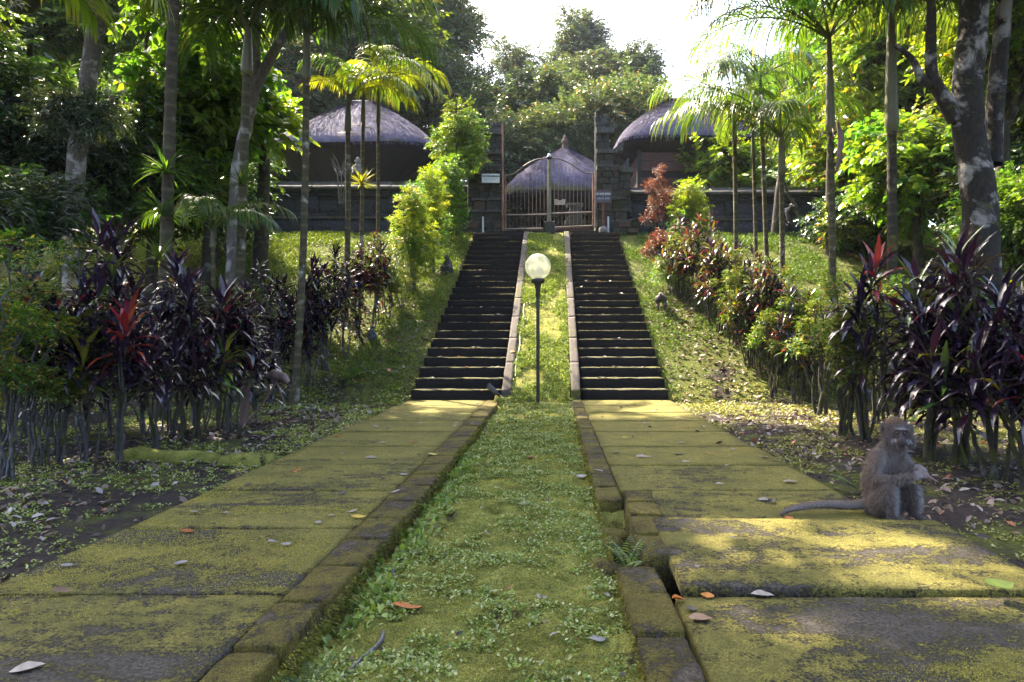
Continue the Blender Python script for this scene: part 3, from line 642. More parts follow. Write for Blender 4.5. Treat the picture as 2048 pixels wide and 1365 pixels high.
# ---------------------------------------------------------------- thatched pavilions
def roundrect(a, b, n, p=4.5):
    t = np.arange(n)/n*2*math.pi; c, s = np.cos(t), np.sin(t)
    return np.stack([a*np.sign(c)*np.abs(c)**(2/p), b*np.sign(s)*np.abs(s)**(2/p)], -1)
def pavilion(label, cx, Yc, ze, a, b, ridge, H, rot, bodyspec, pw=1.25, mossy=.5, seed=0, finial=False):
    t = empty('thatched_pavilion', (cx, Yc, float(hgt(cx, Yc))), R(rot), label, 'pavilion'); gz_ = float(hgt(cx, Yc)); ze = ze-gz_
    N = 96; rings = []; cols = []
    hs = np.concatenate([[0], np.linspace(.02, 1, 26)])
    def prof(tt):
        s = 1-tt**pw
        aa = ridge+(a-ridge)*s; bb = .04+(b-.04)*s; return aa, bb
    for tt in hs:
        aa, bb = prof(tt); pwr = 4.8-2.6*tt; rr = roundrect(aa, bb, N, pwr); z = ze+H*tt
        rings.append(np.concatenate([rr, np.full((N, 1), z)], 1))
    V = np.concatenate(rings); ang = np.tile(np.arange(N), len(hs))
    V[:, :2] *= (1+.02*fbm(V[:, 0]*2, V[:, 1]*2+V[:, 2], 2, 3, seed)[:, None]); V[:, 2] += .05*fbm(V[:, 0], V[:, 1], 1.5, 3, seed+2)
    m_ = len(hs); i = np.arange(m_-1)[:, None]*N; j = np.arange(N)[None]; F = np.stack([i+j, i+(j+1) % N, i+N+(j+1) % N, i+N+j], -1).reshape(-1, 4)
    g = Geo(); mo = np.clip((V[:, 2:3]-ze)/H, 0, 1); nz = fbm(V[:, 0], V[:, 1]+V[:, 2], 2.2, 4, seed)[:, None]
    mk = np.clip((.12*mossy*2-mo)*8+nz*6*mossy-.3, 0, 1)
    col = np.ones((len(V), 3))*(1-mk)+np.array([.9, 1.0, .25])*mk; g.add(V, F, col)
    # eave thickness and underside
    e0 = rings[0].copy(); e1 = e0.copy(); e1[:, :2] *= .97; e1[:, 2] -= .16; e2 = e1.copy(); e2[:, :2] *= .93; e2[:, 2] -= .03
    V = np.concatenate([e0, e1, e2]); F = np.stack([(np.arange(2)[:, None]*N+j), (np.arange(2)[:, None]*N+N+j), (np.arange(2)[:, None]*N+N+(j+1) % N), (np.arange(2)[:, None]*N+(j+1) % N)], -1).reshape(-1, 4)
    g.add(V, F, (.25, .22, .2)); g.build('thatch_roof', M['thatch'], t, True)
    # thatch strands lying down the slope
    n = 15000; tt = rng.random(n)**.85; th_ = rng.random(n)*N; aa, bb = prof(tt); 
    def pt(tt, th_):
        aa, bb = prof(tt); p_ = 4.8-2.6*tt; tn = th_/N*2*math.pi; c, s = np.cos(tn), np.sin(tn)
        return np.stack([aa*np.sign(c)*np.abs(c)**(2/p_), bb*np.sign(s)*np.abs(s)**(2/p_), ze+H*tt], -1)
    p0 = pt(tt, th_); L = rng.uniform(.12, .34, n); t1 = np.maximum(tt-L/H*.5, -.02)
    t1c = np.clip(t1, 0, 1); p1 = pt(t1c, th_+rng.normal(0, .12, n)); p1[:, 2] += np.minimum(t1, 0)*H*3
    outn = np.stack([p0[:, 0]/a**2, p0[:, 1]/b**2, np.full(n, .35)], -1); outn /= np.linalg.norm(outn, axis=1)[:, None]
    p0 = p0-outn*.01; p1 = p1+outn*rng.uniform(.015, .05, n)[:, None]
    d = p1-p0; sd = np.cross(d, outn); sd /= np.linalg.norm(sd, axis=1)[:, None]+1e-9; wv = rng.uniform(.006, .012, n)[:, None]
    V = np.stack([p0-sd*wv, p0+sd*wv, p1+sd*wv*.5, p1-sd*wv*.5], 1).reshape(-1, 3)
    mk = np.clip((.12*mossy*2-tt)*8+fbm(p0[:, 0], p0[:, 1]+p0[:, 2], 2.2, 4, seed)*6*mossy-.3, 0, 1)[:, None]
    col = (rng.uniform(.3, 1.15, (n, 1))**1.5*1.9*np.array([[1, 1, 1.]]))*(1-mk)+mk*np.array([.9, 1.0, .22])*rng.uniform(.6, 1.4, (n, 1))
    g = Geo(); g.add(V, np.arange(4*n).reshape(-1, 4), np.repeat(col, 4, 0)); o = g.build('thatch_strands', M['thatch'], t); tag(o, kind='stuff')
    # ragged eave fringe
    n = 2600; th_ = rng.random(n)*N; p0 = pt(np.zeros(n), th_)*np.array([.985, .985, 1]); p0[:, 2] -= .02; p1 = p0.copy(); p1[:, 2] -= rng.uniform(.08, .24, n); p1[:, :2] *= rng.uniform(.97, 1.0, (n, 1))
    sd = np.cross(p1-p0, p0*np.array([1, 1, 0])); sd /= np.linalg.norm(sd, axis=1)[:, None]; wv = .01
    V = np.stack([p0-sd*wv, p0+sd*wv, p1+sd*wv*.3, p1-sd*wv*.3], 1).reshape(-1, 3); g = Geo(); g.add(V, np.arange(4*n).reshape(-1, 4), (.35, .3, .3)); o = g.build('eave_fringe', M['thatch'], t); tag(o, kind='stuff')
    # inclined soffit with rafters
    ia, ib, drop = bodyspec['in']; n0 = roundrect(a*.93, b*.93, N, 4.8); n1 = roundrect(ia, ib, N, 9)
    V = np.concatenate([np.concatenate([n0, np.full((N, 1), ze-.18)], 1), np.concatenate([n1, np.full((N, 1), ze-drop)], 1)]); j = np.arange(N)
    g = Geo(); g.add(V, np.stack([j, j+N, (j+1) % N+N, (j+1) % N], -1)); g.build('soffit', M['wood_dark'], t)
    for k in range(0, N, 3):
        A = (*n0[k]*.985, ze-.20); B = (*n1[k], ze-drop-.03); g = Geo(); addtube(g, [A, B], .025, 4); g.build('rafter', M['wood_dark'], t)
    if bodyspec['kind'] == 'closed':
        zb = ze-drop; nb = bodyspec['boards']
        for s, (x0, x1, y0, y1) in enumerate(((-ia, ia, -ib, -ib+.05), (-ia, ia, ib-.05, ib), (-ia, -ia+.05, -ib+.052, ib-.052), (ia-.05, ia, -ib+.052, ib-.052))):
            for k in range(nb):
                h = (zb+.1)/nb; V, F = boxg(x0, x1, y0-.015*(k % 2), y1, -.1+k*h+.006, -.1+(k+1)*h-.006, 1, 1, 1); g = Geo(); g.add(V, F); g.build('wall_board', M[bodyspec['mat']] if k % 3 else M['wood_dark'], t)
    for (x, y_) in bodyspec['posts']:
        g = Geo(); V, F = boxg(x-.07, x+.07, y_-.07, y_+.07, .25, ze-drop+.05); g.add(V, F); g.build('post', M['wood_dark'], t)
        g = Geo(); V, F = boxg(x-.14, x+.14, y_-.14, y_+.14, -.3, .26, 2, 2, 2, .02, .01); g.add(V, F); g.build('post_base', M['temple'], t)
    for (x0, x1, y0, y1, z0_, z1_, mm) in bodyspec.get('beams', []):
        g = Geo(); V, F = boxg(x0, x1, y0, y1, z0_, z1_, 2, 1, 1, .01); g.add(V, F); g.build('beam', M[mm], t)
    if finial:
        g = Geo(); V, F = lathe([(0, .06), (.16, -.08), (.15, .0), (.10, .05), (.12, .09), (.09, .13), (.13, .2), (.15, .28), (.10, .33), (.07, .36), (.09, .40), (.05, .46), (0, .55)], 10, (0, 0, ze+H-.03)); g.add(V, F); g.build('finial', M['temple_warm'], t, True)
    return t
Y1 = 24.0; u1 = Y1/1365
pavilion('wide thatched pavilion behind the left compound wall', (727-1108)*(Y1+1.6)/1365, Y1+1.6, 1+(670-292)/1365*(Y1-.2), 166*(Y1+1.6)/1365, 2.3, .42, 2.2, -4,
         dict(kind='closed', boards=9, mat='wood_dark', posts=[(-1.3, -1.25), (1.3, -1.25), (0, -1.25)], **{'in': (1.25, 1.2, 1.35)}, beams=[(-1.3, 1.3, -1.35, -1.28, 1.2, 1.32, 'wood_dark')]), seed=3, mossy=.32, pw=1.32)
Y2 = 25.5; u2 = Y2/1365
pavilion('thatched pavilion with a stone finial seen through the iron gate', (1130-1108)*(Y2+1.6)/1365, Y2+1.6, 1+(670-384)/1365*(Y2), 122*(Y2+1.6)/1365, 1.9, .12, 2.1, 3,
         dict(kind='open', boards=1, mat='wood_dark', posts=[(-1.15, -1.0), (1.15, -1.0), (-1.15, 1.0), (1.15, 1.0)], **{'in': (1.35, 1.2, .62)},
              beams=[(-1.3, 1.3, -1.12, -1.0, 1.05, 1.2, 'wood_red'), (-1.3, 1.3, -1.1, 1.1, .92, 1.03, 'wood_dark'), (-1.3, 1.3, 1.0, 1.1, 1.05, 2.1, 'wood_dark')]), seed=9, mossy=.75, finial=True, pw=1.5)
Y3 = 24.0; u3 = Y3/1365
pavilion('thatched pavilion with reddish timber walls behind the right gate tower', (1366-1108)*(Y3+1.7)/1365, Y3+1.7, 1+(670-274)/1365*(Y3-.2), 140*(Y3+1.7)/1365, 2.1, .5, 2.0, 3,
         dict(kind='closed', boards=12, mat='wood_red', posts=[(-1.95, -1.55), (1.95, -1.55)], **{'in': (1.9, 1.5, .45)},
              beams=[(-1.98, 1.98, -1.62, -1.53, 2.9, 3.05, 'wood_red'), (-1.98, 1.98, -1.64, -1.53, 2.3, 2.4, 'wood_red'), (-1.98, 1.98, -1.64, -1.53, 1.8, 1.95, 'wood_red')]), seed=14, mossy=.15, pw=1.45)
# small stone shrine seen under the centre pavilion
o = empty('stone_shrine', P(1150, 452, 23.5), 0, 'small mossy stone shrine standing in the courtyard behind the right gate leaf', 'shrine')
for k, (w_, h, mm) in enumerate(((.7, .16, 'temple'), (.5, .22, 'temple'), (.62, .08, 'capstone'), (.4, .2, 'temple'), (.56, .09, 'capstone'))):
    z_ = sum(q[1] for q in ((.7, .16), (.5, .22), (.62, .08), (.4, .2), (.56, .09))[:k])
    g = Geo(); V, F = boxg(-w_/2, w_/2, -w_/2, w_/2, z_, z_+h-.002, 3, 3, 2, .015, .015, k); g.add(V, F); g.build('stone_tier', M[mm], o, True)
# ---------------------------------------------------------------- leaf builders
LT = {}
LT['rhomb'] = (np.array([(0, 0, 0), (-.5, .45, .10), (0, 1, 0), (.5, .45, .10)], float), np.array([(0, 2, 1), (0, 3, 2)]))
LT['oval'] = (np.array([(0, 0, 0), (-.40, .25, .07), (-.48, .55, .06), (0, 1, -.10), (.48, .55, .06), (.40, .25, .07), (0, .5, 0)], float), np.array([(0, 6, 1), (1, 6, 2), (2, 6, 3), (3, 6, 4), (4, 6, 5), (5, 6, 0)]))
LT['blade'] = (np.array([(0, 0, 0), (-.5, .3, .05), (-.4, .7, -.02), (0, 1, -.22), (.4, .7, -.02), (.5, .3, .05), (0, .35, -.02), (0, .72, -.08)], float), np.array([(0, 6, 1), (1, 6, 7), (1, 7, 2), (2, 7, 3), (3, 7, 4), (4, 7, 5), (5, 7, 6), (5, 6, 0)]))
def nrm(a): return a/(np.linalg.norm(a, axis=-1, keepdims=True)+1e-9)
def put(g, kind, pos, d, up, ln, wd, col):
    T, F = LT[kind]; N = len(pos); d = nrm(d); s = nrm(np.cross(d, up)); n = np.cross(s, d)
    V = (pos[:, None]+s[:, None]*(T[None, :, :1]*wd[:, None, None])+d[:, None]*(T[None, :, 1:2]*ln[:, None, None])+n[:, None]*(T[None, :, 2:3]*ln[:, None, None]))
    g.add(V.reshape(-1, 3), (np.arange(N)[:, None, None]*len(T)+F[None]).reshape(-1, 3), np.repeat(col, len(T), 0))
def pal(n, cols, wts, jit=.25):
    c = np.array(cols)[rng.choice(len(cols), n, p=np.array(wts)/sum(wts))]; return c*rng.uniform(1-jit, 1+jit, (n, 1))
def rdir(n, up=.0):
    v = rng.normal(size=(n, 3)); v[:, 2] += up; return nrm(v)
def clump(name, kind, mat, ntw, lpt, L, W, cols, wts, droop=.5, tw=.6, flat=.75, seed=0):
    g = Geo(); o = rdir(ntw)*rng.uniform(.25, .75, (ntw, 1)); o[:, 2] *= flat
    d = nrm(nrm(o)+rdir(ntw)*.6+np.array([0, 0, .15]))
    pos = []; dr = []; up = []; 
    for k in range(ntw):
        t = np.linspace(.1, 1, lpt); pp = o[k]+d[k]*t[:, None]*tw*rng.uniform(.6, 1.1); pp[:, 2] -= .22*tw*t**2
        sd = nrm(np.cross(d[k], (0, 0, 1.))); sg = np.where(np.arange(lpt) % 2 == 0, 1, -1)[:, None]
        dd = nrm(d[k]*.6+sd*sg*.9+rng.normal(0, .3, (lpt, 3))-np.array([0, 0, droop]))
        pos.append(pp); dr.append(dd); up.append(nrm(np.array([0, 0, 1.])+rng.normal(0, .45, (lpt, 3))))
        if k % 3 == 0:
            V, F = tube([o[k]*.2, o[k], pp[-1]], [.012, .008, .003], 3); g.add(V, F, (.05, .04, .03))
    pos = np.concatenate(pos); n = len(pos)
    put(g, kind, pos, np.concatenate(dr), np.concatenate(up), rng.uniform(.7, 1.25, n)*L, rng.uniform(.75, 1.2, n)*W, pal(n, cols, wts))
    return g.mesh(name, mat)
CL = {}
CL['dark'] = [clump('leaf_clump', 'rhomb', M['leaf_gloss'], 80, 15, .17, .065, [(.036, .068, .022), (.06, .105, .03), (.10, .16, .04)], [5, 4, 1], .35) for _ in range(3)]
CL['needle'] = [clump('leaf_clump', 'blade', M['leaf_gloss'], 60, 12, .26, .035, [(.035, .058, .03), (.06, .09, .045), (.13, .16, .11)], [5, 4, 1.5], .25) for _ in range(2)]
CL['mid'] = [clump('leaf_clump', 'rhomb', M['leaf'], 80, 15, .15, .07, [(.05, .10, .018), (.08, .15, .022), (.12, .20, .028), (.22, .14, .03)], [5, 5, 2, .15], .5) for _ in range(3)]
CL['lime'] = [clump('leaf_clump', 'oval', M['leaf'], 46, 12, .23, .12, [(.08, .17, .02), (.13, .24, .025), (.20, .32, .03)], [4, 5, 2], .6) for _ in range(3)]
CL['yellow'] = [clump('leaf_clump', 'rhomb', M['leaf'], 70, 14, .19, .085, [(.07, .13, .014), (.13, .20, .018), (.22, .27, .022), (.28, .14, .03)], [5, 5, 3, .25], .5) for _ in range(3)]
CL['far'] = [clump('leaf_clump', 'rhomb', M['leaf'], 110, 15, .12, .055, [(.035, .058, .035), (.055, .085, .045), (.09, .125, .055), (.15, .11, .07)], [5, 5, 2, .5], .5) for _ in range(3)]
CL['palefar'] = [clump('leaf_clump', 'rhomb', M['leaf'], 100, 15, .13, .055, [(.038, .066, .038), (.055, .09, .045), (.09, .12, .055), (.16, .11, .07)], [5, 5, 3, 1], .5) for _ in range(3)]
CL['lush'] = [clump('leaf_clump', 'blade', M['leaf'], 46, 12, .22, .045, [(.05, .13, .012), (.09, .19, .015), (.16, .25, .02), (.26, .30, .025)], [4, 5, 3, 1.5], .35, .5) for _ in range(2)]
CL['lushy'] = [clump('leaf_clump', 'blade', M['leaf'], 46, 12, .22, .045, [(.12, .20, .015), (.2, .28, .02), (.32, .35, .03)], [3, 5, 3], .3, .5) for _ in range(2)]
CL['croton'] = [clump('leaf_clump', 'oval', M['leaf'], 34, 10, .24, .085, [(.04, .09, .012), (.08, .15, .015), (.30, .26, .02), (.35, .16, .02)], [5, 5, 1.6, .5], .1, .5) for _ in range(3)]
CL['darkred'] = [clump('leaf_clump', 'oval', M['leaf_strap'], 32, 9, .26, .10, [(.04, .010, .014), (.08, .014, .018), (.20, .025, .02), (.05, .03, .03)], [5, 4, 1, 2], .1, .5) for _ in range(2)]
CL['redtip'] = [clump('leaf_clump', 'blade', M['leaf'], 40, 10, .22, .06, [(.07, .014, .018), (.12, .02, .024), (.26, .09, .05), (.05, .07, .02)], [6, 4, 1.5, 2], .2, .5) for _ in range(2)]
PATCH = [((1.5, 3.05, .05), .75), ((1.1, 3.3, .05), .6), ((1.8, 2.9, .05), .6), ((.8, 3.2, 0), .4), ((1.0, 10.0, 0), .6), ((2.6, 9.8, 0), .7), ((-4.2, 14.3, 1.9), 1.1), ((-5.6, 16.5, 2.8), 1.1), ((-3.2, 13.2, 1.3), .8), ((-.2, 14.5, 1.9), 1.0), ((-.2, 12, .8), .6), ((2.6, 13.2, 1.2), .9), ((2.4, 16, 2.6), .9), ((4.2, 16, 2.8), .9), ((-.3, 10.2, 0), .5), ((-1.5, 9.5, 0), .5),
         (P(760, 150, 14), .9), (P(850, 130, 14), .6), (P(840, 420, 14.3), 1.0), (P(900, 330, 15), .8), (P(1380, 420, 15), .9), (P(1190, 340, 19.3), .5), (P(1500, 520, 13), .8), (P(1620, 560, 11), .6), (P(330, 60, 14.6), 2.2), (P(530, 90, 15.5), 2.2), (P(430, 210, 14.5), 2.0), (P(300, 350, 13.5), 1.2), (P(60, 200, 12), 1.0), (P(1700, 340, 20), 1.5), (P(1840, 260, 15), 1.3), (P(1800, 100, 19), 1.5), (P(1500, 320, 23), 1.3), (P(1750, 440, 16.5), 1.0), (P(2010, 350, 12.5), .8), (P(1560, 60, 12), .9), (P(1450, 250, 13), .8), (P(200, 200, 10.8), .6), (P(1640, 700, 9), .5), (P(1900, 520, 7), .5), (P(250, 480, 7), .4), (P(1560, 780, 10.2), .7)]
PA = np.array([p[0] for p in PATCH]); PRr = np.array([p[1] for p in PATCH]); SDn = np.array(SD)
def insun(c, r):
    d = c-PA; t = d@SDn; q = np.linalg.norm(d-t[:, None]*SDn, axis=1)
    return bool(((q < PRr+r*.62) & (t > 1.2)).any())
def inview(c, r):
    return False
def trunkmesh(name, pts, rad, mat, parent, n=12, origin=(0, 0, 0), rings=0):
    pts = np.array(pts, float)-np.array(origin)
    if len(pts) < 20: q = bez(pts, 8); rr = np.interp(np.linspace(0, 1, len(q)), np.linspace(0, 1, len(rad)), rad)
    else: q, rr = pts, rad
    g = Geo(); V, F = tube(q, rr, n)
    V = V+np.repeat(rr, n)[:, None]*.18*np.stack([fbm(V[:, 0]*3, V[:, 2]*1.5, 2, 3, 1), fbm(V[:, 1]*3, V[:, 2]*1.5, 2, 3, 3), V[:, 2]*0], -1)*2
    g.add(V, F); return g.build(name, mat, parent, True)
def spread(n, ext, rmin):
    pts = []; tries = 0
    while len(pts) < n and tries < n*60:
        p = rng.normal(size=3); p /= np.linalg.norm(p); p *= rng.random()**.4; q = p*ext
        if all(np.linalg.norm((q-a)/1.0) > rmin for a in pts) or tries > n*40: pts.append(q)
        tries += 1
    return pts
def tree(label, kind, Y, cx, cy, rx, ry, n, s, depth=None, trunk=True, group=None, gap=True, bark='bark_dark', cat='tree', name='broadleaf_tree', base=None, r0=None, mixk=None):
    u = Y/1365; c = np.array(P(cx, cy, Y)); ex = np.array([rx*u, depth or rx*u*.8, ry*u])
    gz0 = float(hgt(c[0], Y)); b = np.array([c[0], Y, gz0]) if base is None else np.array(base)
    t = empty(name, tuple(b), 0, label, cat, group)
    pts = spread(n, ex, s*.55); made = []
    for q in pts:
        w_ = c+q
        if w_[2] < float(hgt(w_[0], w_[1]))+.2*s: continue
        if gap and insun(w_, s): continue
        k = kind if mixk is None or random.random() > .35 else mixk
        me = random.choice(CL[k]); link('leaf_clump', me, t, tuple(w_-b), (random.uniform(-.3, .3), random.uniform(-.3, .3), random.uniform(0, 6.28)), s*random.uniform(.8, 1.2)); made.append(w_-b)
    if trunk:
        H = max(c[2]-b[2], .5); r = r0 or max(.04, .022*(H+ex[2])+.01*s)
        top = c-b+np.array([0, 0, ex[2]*.4]); mid = top*.5+np.array([random.uniform(-.15, .15)*H*.4, 0, 0])
        trunkmesh('trunk', [(0, 0, -.2), mid*.5, mid, top], [r*1.25, r, r*.8, r*.35], M[bark], t)
        for q in made[:7]:
            st_ = mid*random.uniform(.9, 1.3); st_ = np.array([top[0]*.5, top[1]*.5, min(q[2]*.6+mid[2]*.2, top[2]*.9)])
            trunkmesh('branch', [st_, (st_+q)/2+np.array([0, 0, -.05*H*.2]), q], [r*.4, r*.25, r*.1], M[bark], t, 6)
    return t
# ---- far and middle trees (pixel centre of the crown, distance)
T = tree
T('dark glossy tree filling the far left edge of the photo above the yellow spotted shrub', 'dark', 12.5, 60, 170, 150, 210, 40, .95, 2.0, mixk='mid')
T('dark tree with narrow drooping leaves just behind the pale leaning trunk', 'needle', 12.4, 110, 320, 160, 90, 24, .7, .8, base=(-9.3, 12.4, .2), mixk='dark')
T('narrow leaved branch crossing the pale leaning trunk at half height', 'needle', 10.4, 165, 235, 70, 26, 7, .42, .3, trunk=False, cat='branch', name='leafy_branch')
T('low dark narrow leaved tree at the left edge just above the purple hedge', 'needle', 9.2, 30, 420, 110, 50, 12, .5, .6, mixk='mid')
T('dark glossy tree between the pale trunk and the ringed palms', 'dark', 14, 300, 350, 110, 110, 26, .85, 1.6, mixk='mid')
T('dark glossy undergrowth tree behind the grey ringed palm trunk', 'dark', 16, 430, 350, 90, 100, 24, .9, 1.5, mixk='mid')
T('tall dark forest tree closing the top left corner', 'mid', 23, 110, 10, 190, 110, 26, 1.5, 2, gap=False)
T('light green broad leaved tree at the top left behind the palms', 'lime', 14.6, 330, 50, 120, 95, 26, .95, 1.3)
T('hanging sprig of fresh green leaves at the top edge between the right palms', 'lime', 7.0, 1590, -22, 36, 10, 2, .22, .1, trunk=False, cat='branch', name='leafy_branch', gap=False)
T('bright lime leaved tree glowing behind the leaning forked tree', 'lime', 15.5, 520, 95, 95, 90, 24, .95, 1.3)
T('mid green tree below the lime crown left of the wall end', 'lime', 14.2, 410, 205, 110, 80, 24, .85, 1.2, mixk='lime')
T('green bush like tree at the left end of the stone wall', 'mid', 19.2, 470, 290, 60, 110, 16, .9, 1.0)
T('deep green forest tree rising at the left end of the left pavilion', 'far', 33, 560, 230, 110, 160, 30, 2.2, 3)
T('tall hazy tree right behind the left pavilion roof', 'far', 38, 720, 130, 120, 130, 30, 2.4, 4, mixk='mid')
T('tall greyish tree leaning over the bright sky gap on its left side', 'far', 46, 865, 60, 75, 125, 32, 2.0, 4)
T('upper left hazy forest tree behind the fan of yellow palm fronds', 'far', 50, 690, 10, 120, 80, 22, 2.4, 4)
T('leafy courtyard shrub seen low behind the left gate leaf', 'far', 27.5, 1035, 425, 45, 30, 9, .8, .8, trunk=False, cat='shrub', name='courtyard_shrub')
T('leafy courtyard shrub seen low behind the right gate leaf', 'palefar', 28, 1150, 425, 50, 30, 9, .8, .8, trunk=False, cat='shrub', name='courtyard_shrub')
T('dark hedge like shrub closing the courtyard behind the finial pavilion', 'far', 31, 1095, 410, 120, 45, 16, 1.3, 1, trunk=False, cat='shrub', name='courtyard_shrub')
T('round hazy tree below the grey tree left of the sky gap', 'palefar', 40, 900, 210, 100, 80, 26, 1.9, 3, mixk='far')
T('pale green tree behind the top of the left gate tower', 'palefar', 36, 1000, 270, 80, 80, 24, 1.7, 2.5)
T('pale tree with pinkish young leaves above the finial pavilion', 'palefar', 38, 1100, 240, 75, 70, 22, 1.7, 2.5)
T('shrubby pale tree behind the right gate tower', 'palefar', 34, 1215, 260, 75, 70, 20, 1.6, 2.5)
T('small pale tree beside the left slope of the right pavilion roof', 'palefar', 36, 1290, 245, 50, 50, 12, 1.5, 2)
T('bluish green bush tree seen through the gate left of the finial pavilion', 'far', 31, 1035, 340, 60, 90, 18, 1.5, 2)
T('bluish bush tree seen through the gate behind the thatched apex', 'far', 33, 1120, 300, 60, 60, 16, 1.6, 2)
T('tall cone shaped bluish tree against the bright sky in the centre', 'far', 60, 1160, 118, 42, 78, 30, 1.9, 3)
T('wide bluish tree at the foot of the cone shaped tree', 'far', 56, 1175, 185, 85, 55, 30, 2.0, 4)
T('rounded hazy tree right of the cone shaped tree', 'far', 54, 1262, 150, 38, 42, 16, 1.8, 3)
T('light airy tree against the sky between the grey and the cone shaped tree', 'palefar', 58, 1035, 120, 36, 45, 7, 1.5, 3)
T('thin leafy spray hanging at the top edge over the sky gap', 'mid', 30, 1075, -25, 80, 40, 5, .8, 2, base=(-5, 31, 4.3), trunk=False)
T('dark open branched tree behind the right palm fronds against the sky', 'dark', 19, 1550, 190, 75, 65, 13, .8, 1.4)
T('dark bushy tree behind the crownshaft of the thick right palm', 'dark', 17, 1660, 230, 60, 55, 14, .8, 1.2)
T('sunlit yellow green tree behind the row of slim right palms', 'yellow', 24, 1500, 320, 90, 80, 22, 1.3, 2)
T('sunlit yellow green tree with rusty leaves between the two right palm trunks', 'yellow', 21, 1700, 340, 80, 90, 26, 1.15, 1.8)
T('tall yellow green tree behind the dark right palm trunk', 'yellow', 20, 1800, 130, 100, 140, 40, 1.2, 2)
T('leafy sunlit tree directly left of the white patched trunk', 'yellow', 15, 1840, 300, 80, 100, 26, .9, 1.2, mixk='lime')
T('green tree crown at the top right corner', 'mid', 12, 2010, 60, 90, 90, 18, .8, 1.2, mixk='yellow')
T('dark green tree behind the white patched trunk at the right edge', 'dark', 13.5, 2030, 300, 90, 150, 30, .9, 1.4, mixk='mid')
T('low leafy tree on the bank below the sunlit right trees', 'yellow', 17, 1740, 440, 90, 35, 16, .7, 1.2, mixk='dark')
T('shady green tree at the right edge above the purple cordyline', 'mid', 11, 2040, 430, 70, 50, 10, .7, 1)
T('wide green tree closing the view at the top right behind the palms', 'yellow', 27, 1700, 60, 110, 100, 20, 1.5, 3, mixk='mid')
T('leafy tree whose small leaves cover the left gate tower', 'lush', 18.7, 918, 285, 38, 70, 18, .45, .4, gap=False, mixk='mid')
g_ = 'forest trees far behind the temple'
for k in range(30):
    px = rng.uniform(-500, 740) if k % 2 else rng.uniform(1520, 2700); Y = rng.uniform(40, 80)
    T('distant forest tree merging into the mass behind the temple', 'far', Y, px, rng.uniform(180, 330), 110, 110, 14, 3.0, 4, group=g_, gap=False)
g_ = 'forest trees behind the low hills beside the photo'
for k in range(12):
    px = rng.uniform(-900, -150) if k % 2 else rng.uniform(2200, 2900); Y = rng.uniform(12, 24)
    T('shady forest tree standing beyond the edge of the clearing', 'dark', Y, px, rng.uniform(0, 300), 170, 220, 16, 1.5, 2, group=g_, gap=True)
# ---- trees whose trunks show and whose crowns rise out of the picture
def bigtree(label, base, pts, rad, mat, crown, ext, n, s, kind, limbs=5, name='tall_tree', extra=None):
    b = np.array(base, float); t = empty(name, tuple(b), 0, label, 'tree')
    trunkmesh('trunk', pts, rad, M[mat], t, 18, b); top = np.array(pts[-1])-b; made = []
    for q in spread(n, np.array(ext), s*.5):
        w_ = np.array(crown)+q
        if insun(w_, s): continue
        link('leaf_clump', random.choice(CL[kind]), t, tuple(w_-b), (random.uniform(-.3, .3), random.uniform(-.3, .3), random.uniform(0, 6.28)), s*random.uniform(.8, 1.2)); made.append(w_-b)
    for q in made[:limbs]:
        st_ = top*random.uniform(.8, 1); trunkmesh('branch', [st_, (st_+q)/2+np.array([0, 0, .2]), q], [rad[-1]*.7, rad[-1]*.45, .03], M[mat], t, 8)
    for e, rr in (extra or []): trunkmesh('branch', e, rr, M[mat], t, 12, b)
    return t
Y = 11.0
bigtree('pale lichen spotted trunk leaning right at the left of the photo', G(150, 640)[:2]+(0,) and (P(148, 420, Y)[0], Y, .3), [(P(145, 420, Y)[0], Y, .1), P(150, 380, Y), P(172, 200, Y), P(195, 20, Y), P(215, -160, Y), P(230, -420, Y)], [.16, .14, .13, .12, .11, .09], 'bark_pale', (-6.2, 11.5, 9.6), (3.6, 3.2, 2.2), 40, 1.25, 'mid')
Y = 12.0
bigtree('grey forked tree leaning right behind the ringed palm', (P(470, 520, Y)[0], Y, .8), [(P(462, 560, Y)[0], Y, .4), P(470, 400, Y), P(495, 240, Y), P(510, 165, Y), P(514, 0, Y), P(520, -260, Y)], [.125, .105, .095, .085, .065, .05], 'bark_pale', (-3.6, 13, 9.4), (3.4, 2.6, 1.7), 26, 1.15, 'mid',
        extra=[([P(505, 185, Y), P(545, 110, Y), P(590, 35, Y), P(640, -60, Y)], [.10, .085, .07, .05])])
Y = 9.6
bigtree('thick dark trunk with white bark patches and a left limb on the right', (P(1955, 470, Y)[0], Y, .35), [(P(1962, 640, Y)[0], Y, .2), P(1960, 470, Y), P(1948, 330, Y), P(1935, 210, Y), P(1945, 60, Y), P(1960, -200, Y)], [.27, .24, .22, .21, .185, .15], 'bark_white', (6.6, 9.2, 8.4), (2.8, 2.6, 1.9), 30, 1.15, 'mid',
        extra=[([P(1915, 240, Y), P(1880, 185, Y), P(1862, 140, Y), P(1862, 10, Y), P(1850, -80, Y)], [.13, .10, .08, .06, .05]), ([P(1872, 172, Y), P(1845, 160, Y), P(1825, 120, Y), P(1790, 90, Y)], [.07, .06, .045, .03]), ([P(1985, 330, Y+.2), P(1992, 180, Y+.3), P(2010, 0, Y+.4)], [.13, .12, .10])])
Y = 13.5
bigtree('thin bent grey tree between the pale trunk and the palms', (P(238, 440, Y)[0], Y, .5), [(P(232, 460, Y)[0], Y, .3), P(243, 400, Y), P(275, 290, Y), P(293, 190, Y), P(288, 120, Y), P(300, 40, Y)], [.07, .06, .055, .045, .04, .03], 'bark_pale', (-9.5, 14.4, 8.8), (1.8, 1.5, 1.2), 8, 1.0, 'mid')
Y = 18.5
